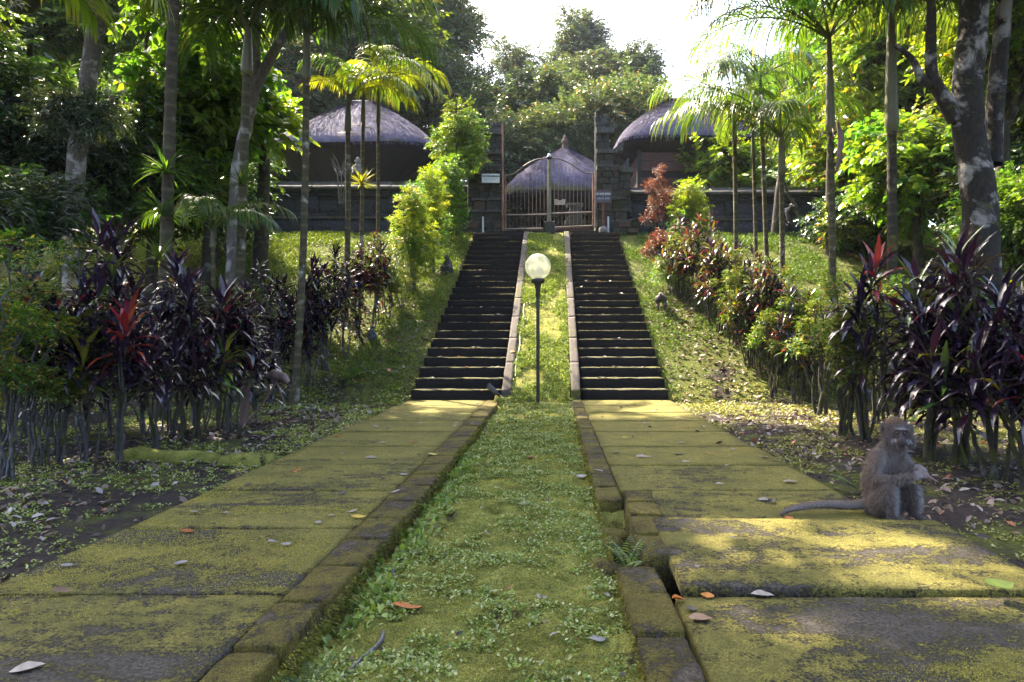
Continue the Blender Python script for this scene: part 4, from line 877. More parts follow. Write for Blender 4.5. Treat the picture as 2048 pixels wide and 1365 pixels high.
bigtree('small leaning dark tree on the right bank beside the grey monkey', (P(1605, 452, Y)[0], Y, 3.9), [P(1607, 458, Y), P(1590, 412, Y), P(1575, 385, Y), P(1560, 340, Y)], [.07, .055, .04, .03], 'bark_dark', P(1560, 350, Y), (.9, .5, .6), 7, .5, 'redtip', name='small_tree')
# high canopy of neighbours, out of the picture, whose shade falls on the path
for k, (c_, e_, n_) in enumerate([((-6.5, 7.5, 8.8), (3, 3, 1.6), 18), ((-3.0, 8.0, 8.6), (2.6, 3, 1.2), 13), ((-9.5, 14, 11), (3, 3.5, 2), 18), ((3.2, 5.5, 7.8), (2.2, 2.6, 1.2), 6), ((-4.5, 11.5, 11), (3, 3, 1.5), 14)]):
    b = ((-13, -11.5, -16, 8.5, -14)[k], c_[1]+(0, 1, 2, 0, 3)[k], .5)
    bigtree(['tall shade tree standing left of the photo whose canopy covers the path', 'spreading shade tree over the left hedge just above the photo', 'high forest tree at the back left above the photo', 'high shade tree over the right hedge just above the photo', 'highest canopy tree above the left palms'][k],
            b, [(b[0], b[1], -.2), (b[0], b[1], 4), (b[0]*.8+c_[0]*.2, b[1], 7), c_], [.3, .25, .2, .1], 'bark_dark', c_, e_, n_, 1.3, 'mid')
# ---------------------------------------------------------------- palms
def frond(L, up0, bend, nl, ll, lw, cols, wts, droop, seed, twist=0):
    """rachis leaves the origin along +X and rises at up0"""
    g = Geo(); n = 18; t = np.linspace(0, 1, n); a = up0-bend*t**1.35; ds = L/(n-1)
    x = np.concatenate([[0], np.cumsum(np.cos(a[:-1])*ds)]); z = np.concatenate([[0], np.cumsum(np.sin(a[:-1])*ds)]); c = np.stack([x, 0*x, z], -1)
    V, F = tube(c, np.interp(t, [0, .15, 1], [.022, .013, .004])*L/1.7, 5); g.add(V, F, (.09, .11, .03))
    for sd in (-1, 1):
        tt = np.linspace(.16, 1, nl)+rng.normal(0, .004, nl); tt = np.clip(tt, .1, 1)
        for k, q in enumerate(tt):
            p0 = np.array([np.interp(q, t, x), 0, np.interp(q, t, z)]); aa = np.interp(q, t, a)
            l_ = ll*(.55+.6*math.sin(math.pi*min(1, (q*.85+.1)**.8)))*rng.uniform(.88, 1.08); fw = .45+.75*q
            T_ = np.array([math.cos(aa), 0, math.sin(aa)]); N_ = np.array([-math.sin(aa), 0, math.cos(aa)]); S_ = np.array([0, sd, 0.])
            d0 = nrm(T_*fw+S_*.9+N_*(.42+rng.normal(0, .1))); m_ = 6; pts = [p0]; d = d0.copy()
            dr = droop*rng.uniform(.75, 1.3)
            for j in range(m_-1): d = nrm(d+np.array([0, 0, -dr*(.16+.12*j)])); pts.append(pts[-1]+d*l_/(m_-1))
            pts = np.array(pts); Td = nrm(np.gradient(pts, axis=0)); sdv = nrm(np.cross(Td, np.array([0, 0, 1.])+.35*T_)); up = np.cross(sdv, Td)
            wv = lw*np.array([.35, .9, 1, .85, .55, .05])[:, None]
            Vl = np.stack([pts-sdv*wv+up*wv*.35, pts, pts+sdv*wv+up*wv*.35], 1).reshape(-1, 3)
            i = np.arange(m_-1)[:, None]*3; Fq = np.concatenate([np.stack([i[:, 0]+e, i[:, 0]+e+1, i[:, 0]+e+4, i[:, 0]+e+3], -1) for e in (0, 1)])
            cc = pal(1, cols, wts)[0]; cv = np.repeat(cc[None], 18, 0); 
            if rng.random() < .25: cv[12:] = cv[12:]*.4+np.array([.20, .15, .04])*.6
            g.add(Vl, Fq, cv)
    return g.mesh('frond', M['leaf_palm'])
PG = [(.035, .075, .016), (.06, .115, .02), (.11, .17, .025)]; PY = [(.11, .17, .014), (.18, .24, .018), (.28, .29, .025)]
FR = {'green': [frond(1.9, R(62), R(105), 34, .70, .0145, PG, [4, 4, 1], 1.15, 1), frond(1.9, R(45), R(85), 34, .72, .0145, PG, [4, 4, 1], 1.35, 2), frond(1.7, R(75), R(125), 32, .66, .015, PG, [3, 4, 2], 1.2, 3), frond(1.9, R(30), R(80), 28, .65, .016, PG, [3, 4, 2], 1.3, 4)],
      'yellow': [frond(1.7, R(60), R(110), 26, .55, .02, PY, [4, 4, 2], .7, 5), frond(1.7, R(40), R(85), 26, .58, .02, PY, [4, 4, 2], .9, 6), frond(1.5, R(72), R(120), 24, .55, .02, PY, [4, 4, 2], 1.0, 7)]}
def palm(label, px_b, py_b, Y, px_t, py_t, r, n, s, kind='green', az0=0, shaft=.75, bend=0, baseZ=None, group='slim palms around the steps', fr=None, droopy=0, mat='bark_areca'):
    X0 = (px_b-1108)/1365*Y; zb = float(hgt(X0, Y)) if baseZ is None else baseZ
    b = np.array([X0, Y, zb]); tp = np.array(P(px_t, py_t, Y)); t = empty('slender_palm', tuple(b), 0, label, 'palm', group)
    H = tp[2]-shaft-zb; m_ = max(10, int(H/.035)); tt = np.linspace(0, 1, m_); pts = b+(tp-b)*(tt*(H/(tp[2]-zb)))[:, None]; pts[:, 0] += bend*np.sin(tt*math.pi); pts -= b; pts[0, 2] -= .15
    node = (np.arange(m_) % 5 == 0); rr = r*np.interp(tt, [0, .08, 1], [1.45, 1.05, .88])*(1+.09*node); g = Geo(); V, F = tube(pts, rr, 10)
    g.add(V, F, np.repeat(np.where(node[:, None], 1.6, .92)*np.ones((m_, 3)), 10, 0)); g.build('trunk', M[mat], t, True)
    e = pts[-1]; top = tp-b; cp = bez([e, e*.6+top*.4, top], 8); g = Geo(); addtube(g, cp, np.interp(np.linspace(0, 1, len(cp)), [0, .12, .5, 1], [r*.9, r*1.35, r*1.15, r*.55]), 12); g.build('crownshaft', M['crownshaft'], t, True)
    for k in range(n if fr is None else len(fr)):
        if fr is None: az = az0+k*2.4+random.uniform(-.25, .25); v = random.randrange(len(FR[kind])); sc_ = s*random.uniform(.85, 1.1); tilt = random.uniform(-.15, .25)
        else: az, v, sc_, tilt = fr[k]; sc_ *= s
        link('frond', FR[kind][v], t, tuple(top+np.array([0, 0, -.06+.02*k/9])), (0, tilt, az), sc_)
    # dry fibres and old flower stalks under the shaft
    if random.random() < .6:
        g = Geo()
        for q in range(9):
            a = random.uniform(0, 6.28); L = random.uniform(.25, .5); p0 = e+np.array([0, 0, -.02]); addtube(g, [p0, p0+np.array([math.cos(a)*L*.5, math.sin(a)*L*.5, .02]), p0+np.array([math.cos(a)*L*.7, math.sin(a)*L*.7, -L*.5])], [.008, .005, .002], 4)
        g.build('flower_stalk', M['sheath'], t)
    return t
pi = math.pi
palm('thick dark palm trunk with a lit left edge and grass like epiphytes at the left', 322, 620, 8.6, 352, -130, .072, 9, 1.2, baseZ=0, mat='bark_palm')
palm('ringed palm beside the leaning forked tree at the left', 472, 640, 10.2, 497, 50, .066, 8, 1.15, baseZ=0, fr=[(pi*.95, 0, 1, .0), (2.4, 1, 1, .1), (1.2, 2, .9, 0), (.2, 0, 1, -.1), (-.8, 1, 1, .1), (-2.2, 0, 1, .0)])
palm('slender lichen flecked palm standing alone before the left pavilion eave', 589, 740, 10.3, 616, 62, .052, 8, 1.1, baseZ=0, bend=.05, fr=[(.1, 0, 1.05, .05), (.5, 1, 1, .1), (pi-.3, 0, .9, -.2), (2.2, 2, 1, 0), (-1.0, 3, 1, .1), (-.3, 2, 1.1, .15), (-2.6, 1, .9, .0)])
palm('slim palm carrying wide yellow green fronds before the left pavilion', 690, 600, 13.4, 697, 188, .052, 8, 1.05, 'yellow', bend=.03, fr=[(.15, 0, 1.0, .15), (.6, 1, .85, .0), (-.5, 1, .95, .2), (pi-.2, 1, .6, -.2), (1.8, 2, .7, -.2)])
palm('middle slim palm with a lit left edge in the trio before the left pavilion', 722, 560, 14.0, 727, 178, .040, 7, .95, 'green', fr=[(.3, 0, 1, .05), (-.6, 1, 1, .1), (2.0, 2, .9, 0), (pi+.4, 0, .8, 0), (1.2, 1, .8, 0)])
palm('slimmest palm of the trio with a bright yellow crownshaft', 756, 560, 14.6, 757, 165, .036, 7, .95, 'yellow', shaft=.9, fr=[(.2, 0, 1.05, .2), (-.35, 1, 1.0, .3), (.9, 2, .8, .1), (2.8, 2, .8, .0), (-1.3, 0, 1, .2)])
palm('leftmost slim palm of the right group close to the red leaved shrub', 1474, 520, 14.0, 1468, 215, .045, 7, .95, az0=2.2)
palm('second slim palm of the right group with a pale green trunk', 1514, 520, 15.0, 1505, 250, .040, 6, .9, 'yellow', az0=1.0)
palm('third slim palm of the right group with a dark crown', 1536, 530, 14.5, 1520, 150, .047, 7, .95, az0=.4)
palm('fourth slim palm of the right group whose long fronds arch left', 1566, 560, 12.6, 1562, 268, .048, 7, 1.1, fr=[(pi-.1, 1, 1.15, .0), (pi+.5, 3, 1.1, -.2), (pi-.6, 0, 1.1, .05), (.1, 0, .9, 0), (1.1, 1, .9, 0), (-.8, 0, .9, .1), (-1.9, 3, .9, 0)])
palm('taller right palm with a brown crownshaft and a peeling dry sheath', 1668, 560, 11.2, 1658, 70, .058, 9, 1.25, shaft=1.6, fr=[(pi, 0, 1.1, .12), (pi+.35, 1, 1.15, .12), (pi-.45, 1, 1.05, .1), (pi+.15, 3, .9, -.1), (-1.5, 3, .9, .1), (.5, 0, 1, 0), (1.6, 2, .9, 0), (-.6, 1, .9, .1), (-2.2, 0, 1, .2)])
palm('stout dark palm trunk right of the peeling palm', 1786, 520, 10.6, 1782, 20, .078, 9, 1.25, shaft=1.9, mat='bark_dark', fr=[(pi, 0, 1.1, .1), (pi+.4, 1, 1, .1), (.0, 0, 1.1, .1), (.5, 1, 1, .2), (-1.3, 3, 1, .1), (-.5, 3, 1.1, .1), (-2.3, 1, 1, .1), (1.5, 2, .9, 0)])
palm('small young palm with pale shining fronds above the left hedge', 432, 640, 9.6, 425, 455, .03, 6, .62, shaft=.3, baseZ=0, fr=[(.2, 1, 1, -.1), (-.4, 3, 1, -.1), (pi, 1, .9, 0), (pi-.8, 0, .9, 0), (-1.3, 1, 1, 0), (1.4, 0, .9, 0)], group='low young palms')
palm('palm left of the picture whose yellow frond hangs in at the top left corner', -330, 700, 6.2, -120, -110, .06, 6, 1.1, 'yellow', baseZ=0, group='palms outside', fr=[(.05, 1, 1.1, .25), (-.3, 0, 1, .35), (1.4, 1, 1, 0), (pi, 0, 1, 0), (-1.6, 0, 1, 0)])
# peeling sheath on the right palm
o = empty('dry_sheath', P(1675, 300, 11.0), 0, 'dry peeling leaf sheath hanging open on the taller right palm', 'palm sheath'); g = Geo()
V, F = tube([(0, 0, .45), (.04, -.02, .2), (.03, 0, -.1), (-.02, 0, -.35)], [.02, .05, .045, .02], 8); g.add(V, F); V, F = tube([(.1, 0, .35), (.07, -.02, .1), (.0, 0, -.3)], [.004, .03, .02], 6); g.add(V, F); g.build('husk', M['sheath'], o, True)
# grass like epiphytes on trunks
def epiphyte(px, py, Y, s, cols, label, n=60, dr=.8):
    g = Geo()
    for k in range(n):
        a = random.uniform(0, 6.28); e = random.uniform(.1, 1.3); L = s*random.uniform(.5, 1.1); d = np.array([math.cos(a)*math.cos(e), math.sin(a)*math.cos(e), math.sin(e)]); pts = [np.zeros(3)]
        for j in range(5): d = nrm(d+np.array([0, 0, -dr*.22])); pts.append(pts[-1]+d*L/5)
        pts = np.array(pts); Td = nrm(np.gradient(pts, axis=0)); sd = nrm(np.cross(Td, (0, 0, 1.))); wv = .011*np.array([.6, 1, 1, .8, .5, .05])[:, None]
        V = np.stack([pts-sd*wv, pts+sd*wv], 1).reshape(-1, 3); i = np.arange(5)*2; g.add(V, np.stack([i, i+1, i+3, i+2], -1), pal(1, cols, [1]*len(cols))[0])
    o = g.build('epiphyte', M['leaf'], None, False, P(px, py, Y)); return tag(o, label, 'epiphyte')
epiphyte(331, 345, 8.4, .55, PG, 'drooping grass like epiphyte halfway up the thick left palm', 70)
epiphyte(324, 430, 8.4, .5, PG, 'lower grassy epiphyte tuft on the thick left palm just above the hedge', 60)
epiphyte(483, 370, 10.0, .4, PG, 'grassy epiphyte tuft on the ringed palm', 50)
epiphyte(723, 368, 13.9, .42, PY, 'bright yellow green star shaped epiphyte on the middle trio palm', 60, .5)
epiphyte(318, 520, 8.3, .45, PG, 'grassy tuft at the foot of the thick left palm behind the hedge', 50)
# bare white twigs before the left pavilion
o = empty('bare_shrub', P(682, 372, 19.6), 0, 'bare pale twiggy shrub in front of the left pavilion', 'shrub'); g = Geo()
for k in range(9):
    a = random.uniform(-.3, .3); h = random.uniform(.5, 1.0); x = random.uniform(-.2, .25); addtube(g, [(x*.4, 0, -.5), (x, .02, h*.4), (x+a*.5, 0, h*.8), (x+a*.9, 0, h)], [.016, .013, .01, .005], 5)
    addtube(g, [(x, .02, h*.4), (x-a*.8, 0, h*.7), (x-a, .0, h*.95)], [.01, .008, .004], 5)
g.build('twigs', M['bark_pale'], o)
# ---------------------------------------------------------------- hedge plants
def strap(L, W, up0, bend, cols, seed):
    n = 7; t = np.linspace(0, 1, n); a = up0-bend*t**1.3; ds = L/(n-1)
    x = np.concatenate([[0], np.cumsum(np.cos(a[:-1])*ds)]); z = np.concatenate([[0], np.cumsum(np.sin(a[:-1])*ds)])
    w_ = W*np.array([.10, .38, .85, 1, .88, .5, .03]); up = np.stack([-np.sin(a), 0*a, np.cos(a)], -1); c = np.stack([x, 0*x, z], -1)
    fold = .28; V = np.stack([c+np.outer(w_, (0, 1, 0))+up*(w_*fold)[:, None], c, c+np.outer(w_, (0, -1, 0))+up*(w_*fold)[:, None]], 1).reshape(-1, 3)
    V[:, 2] += .006*np.sin(V[:, 0]*50+V[:, 1]*40+seed)
    i = np.arange(n-1)*3; F = np.concatenate([np.stack([i+e, i+e+3, i+e+4, i+e+1], -1) for e in (0, 1)])
    c0, c1 = np.array(cols[0]), np.array(cols[1]); cc = c0+(c1-c0)*np.repeat(t, 3)[:, None]
    cc[1::3] *= 1.35
    return V, F, cc
PUR = [((.018, .009, .020), (.014, .008, .022)), ((.014, .011, .024), (.020, .014, .034)), ((.034, .010, .018), (.020, .009, .02)), ((.030, .016, .036), (.02, .011, .026))]
RED = [((.16, .015, .02), (.26, .03, .02)), ((.10, .012, .018), (.20, .025, .02))]
GRN = [((.07, .13, .015), (.12, .17, .02)), ((.04, .09, .02), (.09, .14, .02)), ((.2, .2, .02), (.15, .18, .02))]
ANG = [(R(72), R(35)), (R(52), R(60)), (R(34), R(70)), (R(14), R(70)), (R(-10), R(60))]
def strapmesh(col, k, L=.32, W=.024):
    g = Geo(); V, F, cc = strap(L, W, ANG[k][0], ANG[k][1], col, k); g.add(V, F, cc); return g.mesh('leaf', M['leaf_strap'], True)
SP = {'pur': [[strapmesh(c, k) for k in range(5)] for c in PUR], 'red': [[strapmesh(c, k) for k in range(5)] for c in RED], 'grn': [[strapmesh(c, k) for k in range(5)] for c in GRN]}
def rosette_mesh(mixw, n=18, L=.29, W=.023):
    g = Geo()
    for k in range(n):
        fam = random.choices((PUR, RED, GRN), mixw)[0]; q = min(4, int(k/n*5)); V, F, cc = strap(L*random.uniform(.75, 1.1), W*random.uniform(.8, 1.1), ANG[q][0]+random.uniform(-.15, .15), ANG[q][1], random.choice(fam), k)
        a = k*2.4; c, s = math.cos(a), math.sin(a); V = np.stack([V[:, 0]*c-V[:, 1]*s, V[:, 0]*s+V[:, 1]*c, V[:, 2]-.012*k*.8], -1); g.add(V, F, cc)
    return g.mesh('leaf_rosette', M['leaf_strap'], True)
RM = {'pur': [rosette_mesh((8, .5, .8)) for _ in range(4)], 'mix': [rosette_mesh((4, 1.6, 5)) for _ in range(4)], 'grn': [rosette_mesh((1, 1, 7), L=.28) for _ in range(3)]}
def stems(b, H, n, sp, r, mat, parent, tiers=2):
    """thin canes that fork; returns the tips"""
    tips = []
    for k in range(n):
        a = random.uniform(0, 6.28); d = random.uniform(.2, 1)*sp; h = H*random.uniform(.5, 1.22); x0, y0 = random.uniform(-.06, .06), random.uniform(-.06, .06)
        p1 = np.array([x0+math.cos(a)*d*.35, y0+math.sin(a)*d*.35, h*.4]); p2 = np.array([x0+math.cos(a)*d*.7+random.uniform(-.05, .05), y0+math.sin(a)*d*.7, h*.7]); p3 = np.array([x0+math.cos(a)*d, y0+math.sin(a)*d, h])
        g = Geo(); q = bez([(x0, y0, -.08), p1, p2, p3], 5); q[1:-1] += rng.normal(0, .011, (len(q)-2, 3)); rr = np.linspace(r*random.uniform(.8, 1.2), r*.45, len(q)); addtube(g, q, rr, 6)
        tips.append(p3)
        for f in range(tiers):
            a2 = a+random.uniform(-1.4, 1.4); s_ = p1+(p2-p1)*random.random(); e = s_+np.array([math.cos(a2)*.2, math.sin(a2)*.2, random.uniform(.15, .6)*H*.6]); addtube(g, [s_, (s_+e)/2+np.array([math.cos(a2)*.04, math.sin(a2)*.04, -.01]), e], [r*.55, r*.45, r*.3], 5); tips.append(e)
        g.build('stem', mat, parent, True)
    return tips
HG = 'hedge plants lining both sides of the path'
def hedge(px, py, H, kind, label, near=False, n=4, sp=.3, stem='stem', r=.017, s=1.0, xyz=None):
    b = np.array(G(px, py) if xyz is None else xyz); t = empty('hedge_shrub' if kind not in ('pur', 'mix') else 'cordyline_shrub', tuple(b), random.uniform(-.5, .5), label, 'shrub', HG)
    if kind == 'croton': tips = stems(b, H*.95, n+2, sp, r*.62, M[stem], t, 2)
    else: tips = stems(b, H*.97, n, sp*1.15, r*.72, M[stem], t, 3)
    if kind in ('pur', 'mix'):
        w_ = (12, .25, .8) if kind == 'pur' else (3, 1.6, 5)
        for p in tips:
            if near:
                fams = random.choices(('pur', 'red', 'grn'), w_)[0]; base = random.choice(SP[fams]); m_ = random.randint(13, 19)
                for k in range(m_):
                    fam2 = base if random.random() < .75 else random.choice(SP[random.choices(('pur', 'red', 'grn'), w_)[0]])
                    q = min(4, int(k/m_*5)); link('leaf', fam2[q], t, tuple(p+np.array([0, 0, -.012*k])), (random.uniform(-.15, .15), random.uniform(-.2, .2), k*2.4+random.uniform(-.2, .2)), (s*random.uniform(.75, 1.15),)*3)
            else: link('leaf_rosette', random.choice(RM[kind]), t, tuple(p), (random.uniform(-.25, .25), random.uniform(-.25, .25), random.uniform(0, 6)), s*random.uniform(.7, 1.05))
    else:
        for p in tips: link('leaf_clump', random.choice(CL[kind]), t, tuple(p), (random.uniform(-.3, .3), random.uniform(-.3, .3), random.uniform(0, 6)), (.135 if kind == 'croton' else .28)*s*random.uniform(.75, 1.2))
    return t
H_ = hedge
# left row, nearest first: (px, py of the foot in the photograph)
H_(15, 960, 1.55, 'croton', 'yellow spotted green shrub at the very left edge of the photo', n=7, sp=.4, s=1.1)
H_(110, 930, 1.65, 'croton', 'green shrub with yellow spotted tips left of the first purple cordyline', n=6, sp=.35, s=1.1)
H_(-90, 1000, 1.5, 'croton', 'leafy green shrub mostly cut off by the left edge', n=5, sp=.35, s=1.2)
H_(175, 925, 1.62, 'pur', 'purple cordyline at the left end of the purple part of the left hedge', True, 5, .32)
H_(240, 925, 1.62, 'pur', 'tall purple cordyline below the pale leaning trunk', True, 5, .3)
H_(320, 900, 1.45, 'pur', 'purple cordyline in front of the thick left palm', True, 5, .34)
H_(385, 880, 1.45, 'pur', 'dense dark purple cordyline on a thick mossy stem', True, 6, .36, 'stem_mossy', .028)
H_(440, 862, 1.38, 'pur', 'purple cordyline below the young palm in the left hedge', True, 5, .34)
H_(505, 845, 1.30, 'pur', 'dark purple cordyline above the leaning dry sheath', True, 5, .32)
H_(70, 935, 1.0, 'croton', 'low green undergrowth shrub at the left edge below the spotted tips', n=5, sp=.35, s=.9)
H_(545, 812, 1.75, 'pur', 'tall dark cordyline spike left of the lone slim palm', False, 4, .25)
H_(575, 800, 1.5, 'pur', 'low dark cordyline at the foot of the lone slim palm', False, 4, .3)
H_(620, 775, 1.65, 'pur', 'small thin stemmed cordyline right of the lone slim palm', False, 4, .28)
H_(655, 745, 1.7, 'mix', 'mixed colour cordyline halfway up the left hedge', False, 4, .28)
H_(690, 715, 1.7, 'mix', 'reddish cordyline in front of the dark red bush', False, 4, .28)
H_(718, 680, 1.75, 'darkred', 'tall dark red leaved bush in the left hedge', False, 5, .26, s=.95)
H_(745, 660, 1.6, 'mix', 'thin cordyline with bare stems above the tiny sitting monkey', False, 4, .28)
H_(778, 640, 1.35, 'croton', 'yellow and orange leaved croton below the bright green bushes', False, 5, .25)
H_(800, 620, .9, 'croton', 'small yellow croton beside the left lawn edge', False, 4, .2)
def lush(px, py, H, rad, kinds, label, n, s=.5):
    b = np.array(G(px, py)); t = empty('bright_bush', tuple(b), 0, label, 'bush', 'bright green bushes beside the steps')
    stems(b, H*.7, 6, rad*.6, .018, M['stem'], t, 1)
    for k in range(n):
        h = H*(.22+.78*(k+.5)/n); rr = rad*math.sin(math.pi*min(1, (.12+.9*(h/H))))**.6; a = k*2.4; d = rr*random.uniform(.2, .9)
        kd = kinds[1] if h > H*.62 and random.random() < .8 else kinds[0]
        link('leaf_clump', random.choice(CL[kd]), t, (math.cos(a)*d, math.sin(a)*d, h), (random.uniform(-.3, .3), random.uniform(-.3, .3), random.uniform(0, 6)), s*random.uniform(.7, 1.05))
    return t
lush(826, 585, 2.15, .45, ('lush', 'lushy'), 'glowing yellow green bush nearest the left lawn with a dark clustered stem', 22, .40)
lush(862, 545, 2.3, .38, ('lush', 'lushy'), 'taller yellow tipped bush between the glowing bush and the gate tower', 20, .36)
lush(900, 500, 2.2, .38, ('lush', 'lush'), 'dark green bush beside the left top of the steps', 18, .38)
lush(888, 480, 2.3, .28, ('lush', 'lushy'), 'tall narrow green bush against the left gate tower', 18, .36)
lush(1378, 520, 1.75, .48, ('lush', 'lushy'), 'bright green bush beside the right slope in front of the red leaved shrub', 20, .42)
H_(1318, 500, 1.85, 'redtip', 'red and pink leaved shrub near the right gate tower', False, 7, .32, s=.68)
H_(1335, 560, .9, 'redtip', 'low orange red shrub below the red leaved shrub', False, 5, .2, s=.8)
H_(1345, 590, 1.1, 'lush', 'slim green shrub below the bright green bush', False, 4, .2, s=.9)
# right row, farthest first
rr_ = [(1362, 598, 1.15, 'mix', 'small cordyline at the upper end of the right hedge'), (1392, 622, 1.25, 'mix', 'cordyline behind the walking monkey on the right bank'), (1415, 645, 1.2, 'mix', 'red and green cordyline high in the right hedge'),
       (1440, 668, 1.3, 'mix', 'cordyline below the red and green one in the right hedge'), (1468, 692, 1.25, 'croton', 'yellow green croton among the red cordylines on the right'), (1495, 725, 1.25, 'mix', 'mixed red and green cordyline below the slim right palms'),
       (1520, 755, 1.2, 'mix', 'bushy cordyline in the middle of the right hedge'), (1548, 795, 1.15, 'croton', 'green croton with a sunlit foot near the bottom of the steps'), (1590, 812, 1.15, 'mix', 'cordyline with red strap leaves and mossy stems')]
for a in rr_: H_(a[0], a[1], a[2]*1.3, a[3], a[4], False, 6, .28, 'stem_mossy', .018)
for k, a in enumerate(rr_[1:]): H_(a[0]+22, a[1]-16, 1.5, ('mix', 'croton', 'mix')[k % 3], 'rear ' + a[4], False, 4, .3, 'stem_mossy', .016)
for px, py, lb in ((640, 742, 'thin rear cordyline between the lone slim palm and the dark red bush'), (600, 770, 'rear cordyline just right of the lone slim palm'), (560, 790, 'rear cordyline just left of the lone slim palm'), (765, 640, 'rear croton by the edge of the left lawn')): H_(px, py, 1.6, 'pur' if px < 700 else 'croton', lb, False, 5, .3, r=.012)
H_(1640, 832, 1.5, 'croton', 'leafy green croton on leaning mossy stems', False, 6, .3, 'stem_mossy', .026)
H_(1690, 870, 1.45, 'croton', 'broad green shrub on thick mossy stems left of the monkey', False, 6, .3, 'stem_mossy', .032, s=1.1)
H_(1735, 880, 1.45, 'croton', 'green shrub directly left of the purple cordylines on the right', False, 6, .3, 'stem_mossy', .03, s=1.0)
H_(1790, 900, 1.45, 'pur', 'purple cordyline directly above the big monkey', True, 5, .34, 'stem_mossy', .026, 1.1)
H_(1860, 920, 1.5, 'pur', 'tall purple cordyline just right of the big monkey', True, 6, .36, 'stem_mossy', .036, 1.15)
H_(1925, 935, 1.45, 'pur', 'dense purple cordyline below the white patched trunk', True, 6, .36, 'stem_mossy', .028, 1.15)
H_(1990, 960, 1.4, 'pur', 'purple cordyline second from the right edge', True, 5, .34, 'stem_mossy', .026, 1.15)
H_(2050, 985, 1.4, 'pur', 'purple cordyline cut by the right edge', True, 5, .36, 'stem_mossy', .03, 1.1)
H_(1620, 800, 1.6, 'mix', 'taller red leaved cordyline behind the leaning mossy stems', False, 5, .3, 'stem_mossy', .02)
H_(1750, 850, 1.65, 'croton', 'broad leaved green shrub behind the spotted shrub on the right', False, 6, .4, 'stem_mossy', .02, s=1.2)
# second rank so that the hedge reads as thick
for k, px in enumerate(range(-60, 520, 58)):
    H_(px, 885-.05*px, 1.35, ('croton', 'pur')[k % 2] if px > 100 else 'croton', ['rear leafy shrub filling the back of the left hedge', 'rear purple cordyline filling the back of the left hedge'][k % 2 if px > 100 else 0], False, 5, .4, s=1.0)
for k, px in enumerate(range(1500, 2100, 66)):
    H_(px, 735+.14*(px-1500), 1.5, ('croton', 'pur')[k % 2] if px > 1700 else 'croton', ['rear green shrub filling the back of the right hedge', 'rear purple cordyline filling the back of the right hedge'][k % 2 if px > 1700 else 0], False, 5, .4, 'stem_mossy', .02)
# ---------------------------------------------------------------- ground cover, moss tufts and litter
def scatter(n, x0, x1, y0, y1, p=1.2):
    y = (rng.random(n)*(y1**(2-p)-y0**(2-p))+y0**(2-p))**(1/(2-p)); x = rng.uniform(x0, x1, n); return x, y
def onslab(x, y):
    return (((x > -2.24) & (x < -.84)) | ((x > .25) & (x < 1.80)) | ((x > .25) & (x < 2.02) & (y < 3.6))) & (y < 10.45) | (((x > -2.22) & (x < -.66)) | ((x > .26) & (x < 1.77))) & (y >= 10.4) & (y < 19.3)
def cover(name, n, reg, L, W, cols, wts, kind='rhomb', per=5, mat='leaf_soft', p=1.2, dens=None, lift=.5, label=None):
    x, y = scatter(n, *reg, p=p); k = ~onslab(x, y)
    if dens is not None: k &= rng.random(n) < dens(x, y)
    x, y = x[k], y[k]; m_ = len(x); z = surf(x, y); pos = np.repeat(np.stack([x, y, z], -1), per, 0); N = m_*per
    a = rng.uniform(0, 6.28, N); sp = np.repeat(np.maximum(1, y/4.5)**.75, per); e = rng.uniform(0, lift*1.6, N)
    d = np.stack([np.cos(a)*np.cos(e), np.sin(a)*np.cos(e), np.sin(e)], -1); pos[:, 2] += rng.uniform(.002, .03, N)*lift*sp; pos[:, :2] += rng.normal(0, .012, (N, 2))*sp[:, None]
    g = Geo(); put(g, kind, pos, d, nrm(np.array([0, 0, 1.])+rng.normal(0, .3, (N, 3))), L*sp*rng.uniform(.6, 1.3, N), W*sp*rng.uniform(.7, 1.2, N), pal(N, cols, wts))
    o = g.build(name, M[mat], None); return tag(o, label, kind='stuff')
gc = [(.10, .145, .022), (.17, .215, .035), (.26, .29, .09), (.38, .39, .20)]
cover('creeping_weeds', 24000, (-.80, .30, 1.4, 10.3), .018, .011, gc, [4, 4, 3, 2], per=5, dens=lambda x, y: np.clip(fbm(x, y, 4.5, 4, 61)*8+.42+.5*np.exp(-((x+.76)/.12)**2)+(y > 5)*.45, .03, 1), label='small leafy weeds creeping over the moss strip')
cover('kerb_weeds', 420, (-.83, -.62, 1.5, 6), .034, .024, gc[:3], [3, 4, 2], kind='oval', per=4, lift=.9, dens=lambda x, y: np.clip(fbm(x, y, 2, 3, 5)*6+.5, 0, 1), label='broader weeds growing along the foot of the left kerb')
cover('slope_grass', 13000, (-.66, .27, 10.2, 18.0), .017, .010, [(.10, .17, .03), (.17, .24, .05), (.28, .33, .13)], [3, 4, 2], per=5, p=.4, lift=.8, dens=lambda x, y: np.clip(fbm(x, y*.7, 3, 4, 19)*8+.5, .05, 1), label='short bright weeds on the slope between the stairs')
lawn = [(.06, .12, .018), (.085, .155, .02), (.12, .19, .025)]
cover('lawn_weeds', 46000, (-12, -2.25, 10.8, 20.0), .017, .011, lawn, [3, 4, 2], per=5, p=.0, lift=1.0, dens=lambda x, y: np.clip(fbm(x, y, 1.3, 4, 7)*5+.75-.7*(x > -3.2)*(y < 13), .1, 1), label='bright low weeds covering the bank left of the stairs')
cover('lawn_weeds', 46000, (1.78, 12, 10.5, 20.0), .017, .011, lawn, [3, 4, 2], per=5, p=.0, lift=.9, dens=lambda x, y: np.clip(fbm(x, y, 1.3, 4, 9)*6+.5, .08, 1), label='bright low weeds covering the bank right of the stairs')
